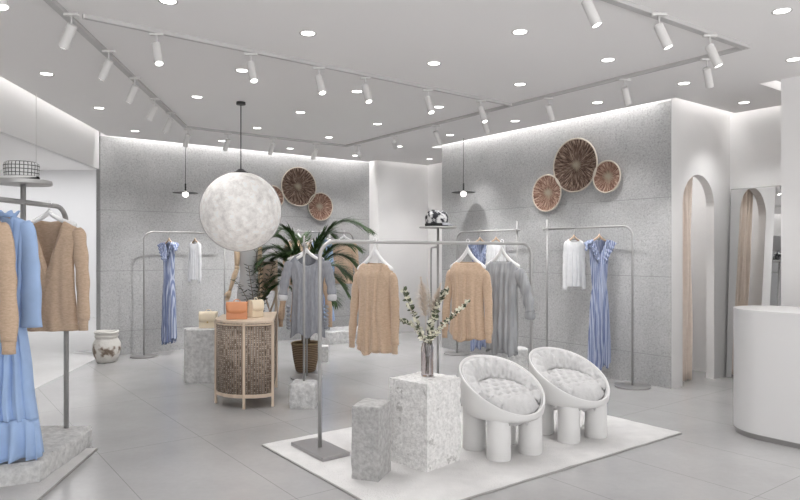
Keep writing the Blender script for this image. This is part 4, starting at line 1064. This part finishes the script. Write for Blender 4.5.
# ------------------------------------------------------------------ handbags
def satchel(p, rz, m, lab, w=.2, h=.155, d=.085, buckle=True):
    t = thing('handbag', lab, 'handbag', p, rz)
    mb = MB(); prof = [(-d / 2, 0), (d / 2, 0), (d / 2 * .92, h * .85), (d * .30, h * .97), (-d * .30, h * .97), (-d / 2 * .92, h * .85)]
    L_ = [mb.v((-w / 2, y, z)) for y, z in prof]; R_2 = [mb.v((w / 2, y, z)) for y, z in prof]
    mb.face(L_); mb.face(list(reversed(R_2)))
    for i in range(6): mb.face([L_[i], R_2[i], R_2[(i + 1) % 6], L_[(i + 1) % 6]])
    mb.build('bag_body', m, t, bevel=.006)
    mb = MB(); fp = [(d / 2 * .9, h * .86), (d * .32, h * 1.0), (0, h * 1.02), (-d * .32, h * 1.0), (-d / 2 - .002, h * .86), (-d / 2 - .006, h * .6), (-d / 2 - .007, h * .42)]
    mb.grid(lambda i, j: Vector(((-w / 2 - .003 + (w + .006) * i / 8) * (1 if j < 5 else (.97 if j == 5 else .90)), fp[j][0], fp[j][1] - (.012 * (1 - (2 * i / 8 - 1) ** 2) if j == 6 else 0))), 9, 7)
    fl_o = mb.build('flap', m, t, True, solid=.005, autos=.8)
    MB().tube([Vector((w * .16 * math.cos(a), 0, h * 1.0 + .028 * math.sin(a))) for a in [PI * i / 12 for i in range(13)]], .0045, 8).build('handle', m, t, True)
    if buckle:
        MB().box((0, -d / 2 - .0115, h * .38), (.018, .004, .02)).build('clasp', M['brass'], fl_o, bevel=.001)
    return t
satchel((-1.605, 6.40, .841), .16, M['orange'], 'orange leather satchel handbag on top of the cane cabinet', w=.20, h=.165, buckle=False)
satchel((-1.465, 6.60, .841), .75, M['cream'], 'cream leather backpack-style handbag beside the orange one on the cabinet', w=.13, h=.17, d=.09, buckle=False)
satchel((-2.24, 7.60, .616), .12, M['cream'], 'cream leather flap handbag on the pale stone block', w=.20, h=.185, d=.11)

# ------------------------------------------------------------------ mannequin (dress form with wooden arms)
mp = Vector((-1.875, 8.02, 0))
t = thing('dress_form', 'grey linen dress form with jointed wooden arms behind the cane cabinet', 'mannequin', mp)
prof = [(.0, .90), (.13, .90), (.165, .93), (.165, 1.0), (.135, 1.14), (.118, 1.22), (.13, 1.33), (.155, 1.45), (.16, 1.55), (.155, 1.62), (.12, 1.68), (.06, 1.72), (.048, 1.78), (0, 1.79)]
MB().lathe(prof, seg=40, warp=lambda p, a: Vector((p.x * .80, p.y * .85, p.z))).build('torso', M['mannequin'], t, True)
MB().lathe([(0, 1.785), (.05, 1.785), (.05, 1.80), (.02, 1.81), (.015, 1.84), (0, 1.85)], seg=20).build('neck_cap', M['wood_limb'], t, True)
MB().tube([Z * .02, Z * .92], .013, 12).build('pole', M['steel'], t, True)
MB().lathe([(0, .02), (.15, .018), (.16, 0), (0, 0)], seg=32).build('base_disc', M['steel_dark'], t, True, autos=.6)
for s in (-1, 1):
    sh = Vector((-.115, -.06, 1.61)) if s < 0 else Vector((.125, .03, 1.61))
    el = Vector((-.10, -.15, 1.31)) if s < 0 else Vector((.15, .0, 1.30)); wr_ = Vector((-.17, -.20, 1.04)) if s < 0 else Vector((.17, -.05, 1.0))
    MB().tube([sh + Z * .03, sh, sh.lerp(el, .5), el + Z * .03], [.02, .043, .036, .028], 16).build('upper_arm', M['wood_limb'], t, True)
    MB().lathe([(.03 * math.sin(PI * i / 8), -.03 * math.cos(PI * i / 8)) for i in range(9)], c=el, seg=16).build('elbow_joint', M['wood_limb'], t, True)
    MB().tube([el - Z * .02, el.lerp(wr_, .3), wr_], [.026, .032, .018], 16).build('forearm', M['wood_limb'], t, True)
    d = (wr_ - el).normalized(); hd = MB()
    hd.tube([wr_, wr_ + d * .03, wr_ + d * .085], [.017, .028, .028], 12, flat=.5)
    sd = d.cross(Vector((0, 1, 0))).normalized()
    for k, fl_ in enumerate((.055, .068, .062, .048)):
        b = wr_ + d * .078 + sd * (-.02 + .0135 * k); hd.tube([b, b + d * fl_ * .5, b + d * fl_ * .9 + Vector((0, -.012, 0))], [.0075, .007, .005], 8)
    b = wr_ + d * .03 + sd * -.024; hd.tube([b, b + d * .03 - sd * .018, b + d * .055 - sd * .02], [.008, .0075, .006], 8)
    hd.build('hand', M['wood_limb'], t, True)

# wooden frame with beige canvas panel
t = thing('canvas_stand', 'light wood folding stand with a beige canvas panel between dress form and palm', 'stand', (-1.62, 8.06, 0), -.3)
for s in (-1, 1):
    MB().box((s * .095, 0, .70), (.028, .028, 1.40)).build('leg', M['wood'], t, bevel=.003)
MB().box((0, 0, 1.20), (.175, .008, .36)).build('canvas_panel', M['screenfab'], t)
MB().tube([(-.09, 0, .50), (.09, .02, .98)], .011, 8).build('cross_brace', M['wood'], t, True)
MB().tube([(.09, .03, .50), (-.09, .03, .98)], .011, 8).build('cross_brace', M['wood'], t, True)

# leafy sprig plant behind the cabinet
random.seed(5)
bp = Vector((-1.66, 7.62, 0))
t = thing('sprig_plant', 'slender plant with small dark leaves in a pot behind the cane cabinet', 'plant', bp)
MB().lathe([(0, 0), (.08, 0), (.10, .02), (.115, .22), (.12, .24), (.105, .24), (.10, .22), (0, .21)], seg=28).build('pot', M['stone_grey'], t, True)
LF = MB(); ST = MB()
for k, (dx, dy, hgt, arch) in enumerate([(-.26, -.02, 1.28, .10), (-.10, -.05, 1.40, .05), (.02, -.03, 1.32, 0), (.10, -.02, 1.22, 0), (.16, .0, 1.38, .03), (-.02, .02, 1.5, 0), (.05, -.1, 1.12, 0)]):
    C = []
    for i in range(25):
        q = i / 24; C.append(Vector((dx * q ** 2.2 + .02 * math.sin(q * 5 + k), dy * q, .2 + (hgt - .2) * (q - arch * q ** 6))))
    ST.tube(C, .0035, 6)
    for i in range(9, 25):
        for s in (-1, 1):
            LF.leaf(C[i], (s * random.uniform(.5, 1), random.uniform(-.6, .3), random.uniform(-.2, .8)), random.uniform(.045, .07), .036)
ST.build('stems', M['stem'], t, True); LF.build('leaves', M['leafdark'], t, True, recalc=False)['kind'] = 'stuff'

# ------------------------------------------------------------------ palm in basket
pp = Vector((-1.185, 8.17, 0))
t = thing('basket_planter', 'brown woven basket planter holding the palm beside the grey sweater', 'planter', pp)
MB().lathe([(0, 0), (.105, 0), (.125, .02), (.155, .16), (.178, .33), (.182, .36), (.17, .36), (.165, .33), (.145, .18), (.115, .03), (0, .03)], seg=44).build('basket_body', M['basket'], t, True)
MB().tube([Vector((.178 * math.cos(a), .178 * math.sin(a), .358)) for a in [2 * PI * i / 44 for i in range(45)]], .011, 8, cap=False).build('rim', M['basket_rim'], t, True)
MB().lathe([(0, .325), (.165, .32), (.165, .30), (0, .29)], seg=32).build('soil', M['soil'], t, True)
random.seed(11)
t = thing('potted_palm', 'green areca palm with long arching fronds growing from the basket planter', 'plant', (pp.x, pp.y, .33))
tr = MB()
for k in range(5):
    a = k * 1.25; tr.tube([Vector((.03 * math.cos(a), .03 * math.sin(a), -.03)), Vector((.05 * math.cos(a), .05 * math.sin(a), .25)), Vector((.05 * math.cos(a), .05 * math.sin(a), .5))], [.02, .017, .013], 10)
tr.build('trunk', M['stem'], t, True)
def frond(ax, ay, reach, top, droop, n=34, ll=.29, start=.28, lw=.016, pw=2.1):
    mb = MB(); C = []
    for i in range(41):
        q = i / 40
        C.append(Vector((ax * reach * q ** 1.6 + .03 * ax, ay * reach * q ** 1.6 + .03 * ay, .35 + (top - .35) * (1 - (1 - q) ** pw) - droop * max(0, q - .5) ** 2 * 4)))
    mb.tube(C, [.008 * (1 - i / 44) + .0012 for i in range(41)], 6)
    for i in range(n):
        q = start + (1 - start) * i / (n - 1); k = min(39, int(q * 40)); c = C[k].lerp(C[k + 1], q * 40 - k); tg = (C[k + 1] - C[k]).normalized()
        side = tg.cross(Z); side = side.normalized() if side.length > .02 else Vector((1, 0, 0))
        lf = ll * (math.sin(PI * min(1, (i + 3) / (n + 5))) ** .6)
        for s in (-1, 1):
            d = tg * random.uniform(.85, 1.15) + side * s * random.uniform(.5, .75) + Z * random.uniform(-.25, .2)
            mb.leaf(c, d, lf * random.uniform(.8, 1.1), lw, droop=random.uniform(.15, .4), seg=4)
    return mb
FR = [(1, -.15, .80, 1.64, .20), (.95, -.3, .70, 1.36, .14), (1, -.1, .60, 1.24, .20), (1, .1, .50, .98, .32), (.9, -.4, .42, .80, .25), (.8, .5, .66, 1.10, .25), (.7, -.6, .35, 1.32, .08),
      (-1, -.1, .50, 1.30, .10), (-.95, -.3, .44, 1.42, .07), (-.8, -.5, .34, 1.50, .06), (-1, -.2, .58, 1.12, .16), (-1, .2, .62, 1.02, .22), (-.95, -.4, .52, .86, .26), (-.7, .6, .45, 1.28, .12),
      (-.5, -.7, .30, 1.22, .06), (-.9, 0, .40, 1.16, .06), (.5, -.6, .30, 1.16, .08), (-.9, -.5, .55, 1.22, .16), (.85, -.2, .36, 1.45, .06), (-1, -.35, .40, .95, .14), (-.3, .5, .30, 1.40, .06)]
for k, (ax, ay, rch, top, dr) in enumerate(FR):
    frond(ax, ay, rch, top + .0, dr, n=62 if k < 5 else 54, pw=2.7 if k == 0 else 2.1).build('frond', M['leaf'], t, True, recalc=False)

# ------------------------------------------------------------------ urn
o = MB().lathe([(0, 0), (.10, 0), (.125, .01), (.165, .10), (.182, .19), (.175, .26), (.145, .315), (.135, .33), (.15, .345), (.152, .37), (.135, .385), (.158, .40), (.155, .425), (.135, .425), (.125, .40), (.12, .35), (.15, .26), (.15, .1), (0, .03)],
               seg=56, warp=lambda p, a: p * (1 + .012 * math.sin(3 * a))).build('clay_urn', M['urn'], None, True, loc=(-4.0, 8.86, 0)); tag(o, 'round weathered white clay urn with a brown band by the left wall', 'urn')

# ------------------------------------------------------------------ woven wall baskets
def wall_basket(c, nrm, r, m, lab):
    rz = math.atan2(nrm.y, nrm.x) + PI / 2    # local -Y faces the room
    t = thing('wall_basket', lab, 'wall decoration', c, rz)
    mb = MB(); n = 72; rings = []
    prof = [(.0, -.012), (.25, -.010), (.5, -.014), (.75, -.026), (.93, -.042), (.97, -.044)]
    cen = mb.v((0, -.012, 0)); prev = None
    for q, y in prof[1:]:
        ring = [mb.v((r * q * math.cos(2 * PI * k / n), y + .004 * math.sin(k * 2.5), r * q * math.sin(2 * PI * k / n))) for k in range(n)]
        if prev is None: [mb.face([cen, ring[k], ring[(k + 1) % n]]) for k in range(n)]
        else: [mb.face([prev[k], ring[k], ring[(k + 1) % n], prev[(k + 1) % n]]) for k in range(n)]
        prev = ring
    bk = [mb.v((v.co.x * .9, -.004, v.co.z * .9)) for v in prev]
    [mb.face([prev[k], bk[k], bk[(k + 1) % n], prev[(k + 1) % n]]) for k in range(n)]; mb.face(bk)
    mb.build('woven_face', m, t, True)
    MB().tube([Vector((r * .98 * math.cos(2 * PI * k / 72), -.044 + .002 * math.sin(k * 3), r * .98 * math.sin(2 * PI * k / 72))) for k in range(73)], .0095, 8, cap=False).build('rim', M['straw_rim'], t, True)
def onR(x, y, z):   # on right wall surface
    return Vector((x, y, z)) - U2 * .004
wall_basket(onR(2.21, 8.115, 2.579), -U2, .337, M['straw_dark'], 'largest dark brown woven straw basket plate, top middle on the right grey wall')
wall_basket(onR(1.942, 8.475, 2.264), -U2, .240, M['straw_red'], 'reddish woven straw basket plate at the lower left of the right wall trio')
wall_basket(onR(2.489, 7.741, 2.393), -U2, .192, M['straw_red'], 'smallest reddish woven straw basket plate, rightmost on the right grey wall')
def onLw(b, z): return W(9.996, b, z)
def blw(x, y): return Vector((x, y, 0)).dot(U2)
wall_basket(onLw(blw(-1.778, 11.155), 2.62), -U1, .337, M['straw_dark'], 'large dark woven straw basket plate on the left grey wall above the palm')
wall_basket(onLw(blw(-1.44, 11.41), 2.295), -U1, .245, M['straw_red'], 'reddish woven straw basket plate at the lower right of the left wall trio')
wall_basket(onLw(blw(-2.17, 10.86), 2.41), -U1, .20, M['straw_red'], 'reddish woven straw basket plate partly hidden behind the moon lamp')

# ------------------------------------------------------------------ reception desk
dc = Vector((3.12, 5.36, 0)); r = .33
def stadium(r, L=3.6, n=28, back=None):
    P = []
    for i in range(n + 1):
        a = PI * i / n; P.append(dc - U2 * r * math.cos(a) + U1 * r * math.sin(a))
    P += [dc + U2 * r - U1 * L, dc - U2 * r - U1 * L]
    return [(p.x - dc.x, p.y - dc.y) for p in P]
t = thing('reception_desk', 'white rounded-end reception counter with recessed metal plinth at the right edge', 'counter', dc)
MB().prism(stadium(r), .045, 1.018).build('desk_body', M['white'], t, True, autos=.6)
MB().prism(stadium(r + .002), 1.018, 1.032).build('desk_top', M['shell'], t, True, autos=.6)
MB().prism(stadium(r - .018), 0, .045).build('plinth', M['steel_dark'], t, True, autos=.6)

# ------------------------------------------------------------------ leaning mirror
t = thing('leaning_mirror', 'tall frameless mirror leaning on the wall beside the arched fitting room', 'mirror', W(3.28, 7.85, 0))
mb = MB(); a0, a1 = -.55, .585
def mp_(a, z, off=0):   # local, leaning
    v = U1 * a + U2 * (.12 * z / 2.25 - .09 + off); return Vector((v.x, v.y, z))
P = [mb.v(mp_(a, z, o)) for o in (0, .018) for a, z in ((a0, .004), (a1, .004), (a1, 2.25), (a0, 2.25))]
for q in ((0, 1, 2, 3), (7, 6, 5, 4), (0, 4, 5, 1), (1, 5, 6, 2), (2, 6, 7, 3), (3, 7, 4, 0)): mb.face([P[i] for i in q])
mb.build('mirror_pane', M['mirror'], t)
mb = MB()
mb.tube([mp_(a1, .01, .009), mp_(a1, 2.25, .009)], .008, 6); mb.tube([mp_(a1, 2.25, .009), mp_(a0, 2.25, .009)], .008, 6); mb.build('frame', M['steel_lt'], t)

# ------------------------------------------------------------------ curtain in the arch
mb = MB(); n = 90
def cf(i, j):
    q = i / (n - 1); b = 6.93 + .38 * q + .01 * math.sin(j * .4 + q * 6); a = 4.062 + .042 * math.sin(q * 2 * PI * 4.3) + .008 * math.sin(q * 40 + j * .3)
    v = W(a, b); o_ = W(4.1, 7.08); return Vector((v.x - o_.x, v.y - o_.y, 2.68 * j / 24 + .01))
mb.grid(cf, n, 25); o_ = W(4.1, 7.08)
t = thing('curtain', 'beige pleated curtain gathered inside the arched fitting room', 'curtain', o_)
mb.build('drape', M['curtain'], t, True, solid=.004)
q0, q1 = W(4.1, 6.76) - o_, W(4.1, 7.9) - o_
MB().tube([q0 + Z * 2.70, q1 + Z * 2.70], .012, 10).build('curtain_rod', M['steel'], t, True)

# ------------------------------------------------------------------ added fill: area light beyond the opening, world light through the open back
la = bpy.data.lights.new('outer_fill_light', 'AREA'); la.shape = 'RECTANGLE'; la.size = 7; la.size_y = 3; la.energy = 150  # area light added to brighten the space beyond the opening
o = bpy.data.objects.new('outer_fill_light', la); COL.objects.link(o); o.location = (-8.6, 12.6, 3.34)
SC.world = bpy.data.worlds.new('world'); SC.world.use_nodes = True
wn = SC.world.node_tree.nodes; wl = SC.world.node_tree.links
bg = wn['Background']; bg.inputs[1].default_value = 1.0
wt = wn.new('ShaderNodeTexCoord'); ws = wn.new('ShaderNodeSeparateXYZ'); wl.new(wt.outputs['Generated'], ws.inputs[0])
wm = wn.new('ShaderNodeMapRange'); wm.inputs[1].default_value = -.25; wm.inputs[2].default_value = .15; wm.inputs[3].default_value = 4.2; wm.inputs[4].default_value = 2.2
wl.new(ws.outputs['Z'], wm.inputs[0]); wc = wn.new('ShaderNodeCombineXYZ')
for k in range(3): wl.new(wm.outputs[0], wc.inputs[k])
wl.new(wc.outputs[0], bg.inputs[0])      # lower half made brighter to lift the ceiling, softer light above

# ------------------------------------------------------------------ camera and view
cam = bpy.data.cameras.new('camera'); co = bpy.data.objects.new('camera', cam); COL.objects.link(co)
cam.sensor_width = 36; cam.lens = 36 * F / 800; cam.shift_y = 2 / 800; cam.clip_start = .05
co.location = (0, 0, CZ); co.rotation_euler = (PI / 2, 0, 0); SC.camera = co
SC.view_settings.view_transform = 'Standard'; SC.view_settings.look = 'None'; SC.view_settings.gamma = 1; SC.view_settings.use_curve_mapping = False
SC.view_settings.exposure = -0.20
SC.cycles.use_denoising = True
SC.cycles.max_bounces = 10; SC.cycles.diffuse_bounces = 6; SC.cycles.glossy_bounces = 6; SC.cycles.transmission_bounces = 8
SC.cycles.sample_clamp_indirect = 6
SC.cycles.caustics_reflective = False; SC.cycles.caustics_refractive = False
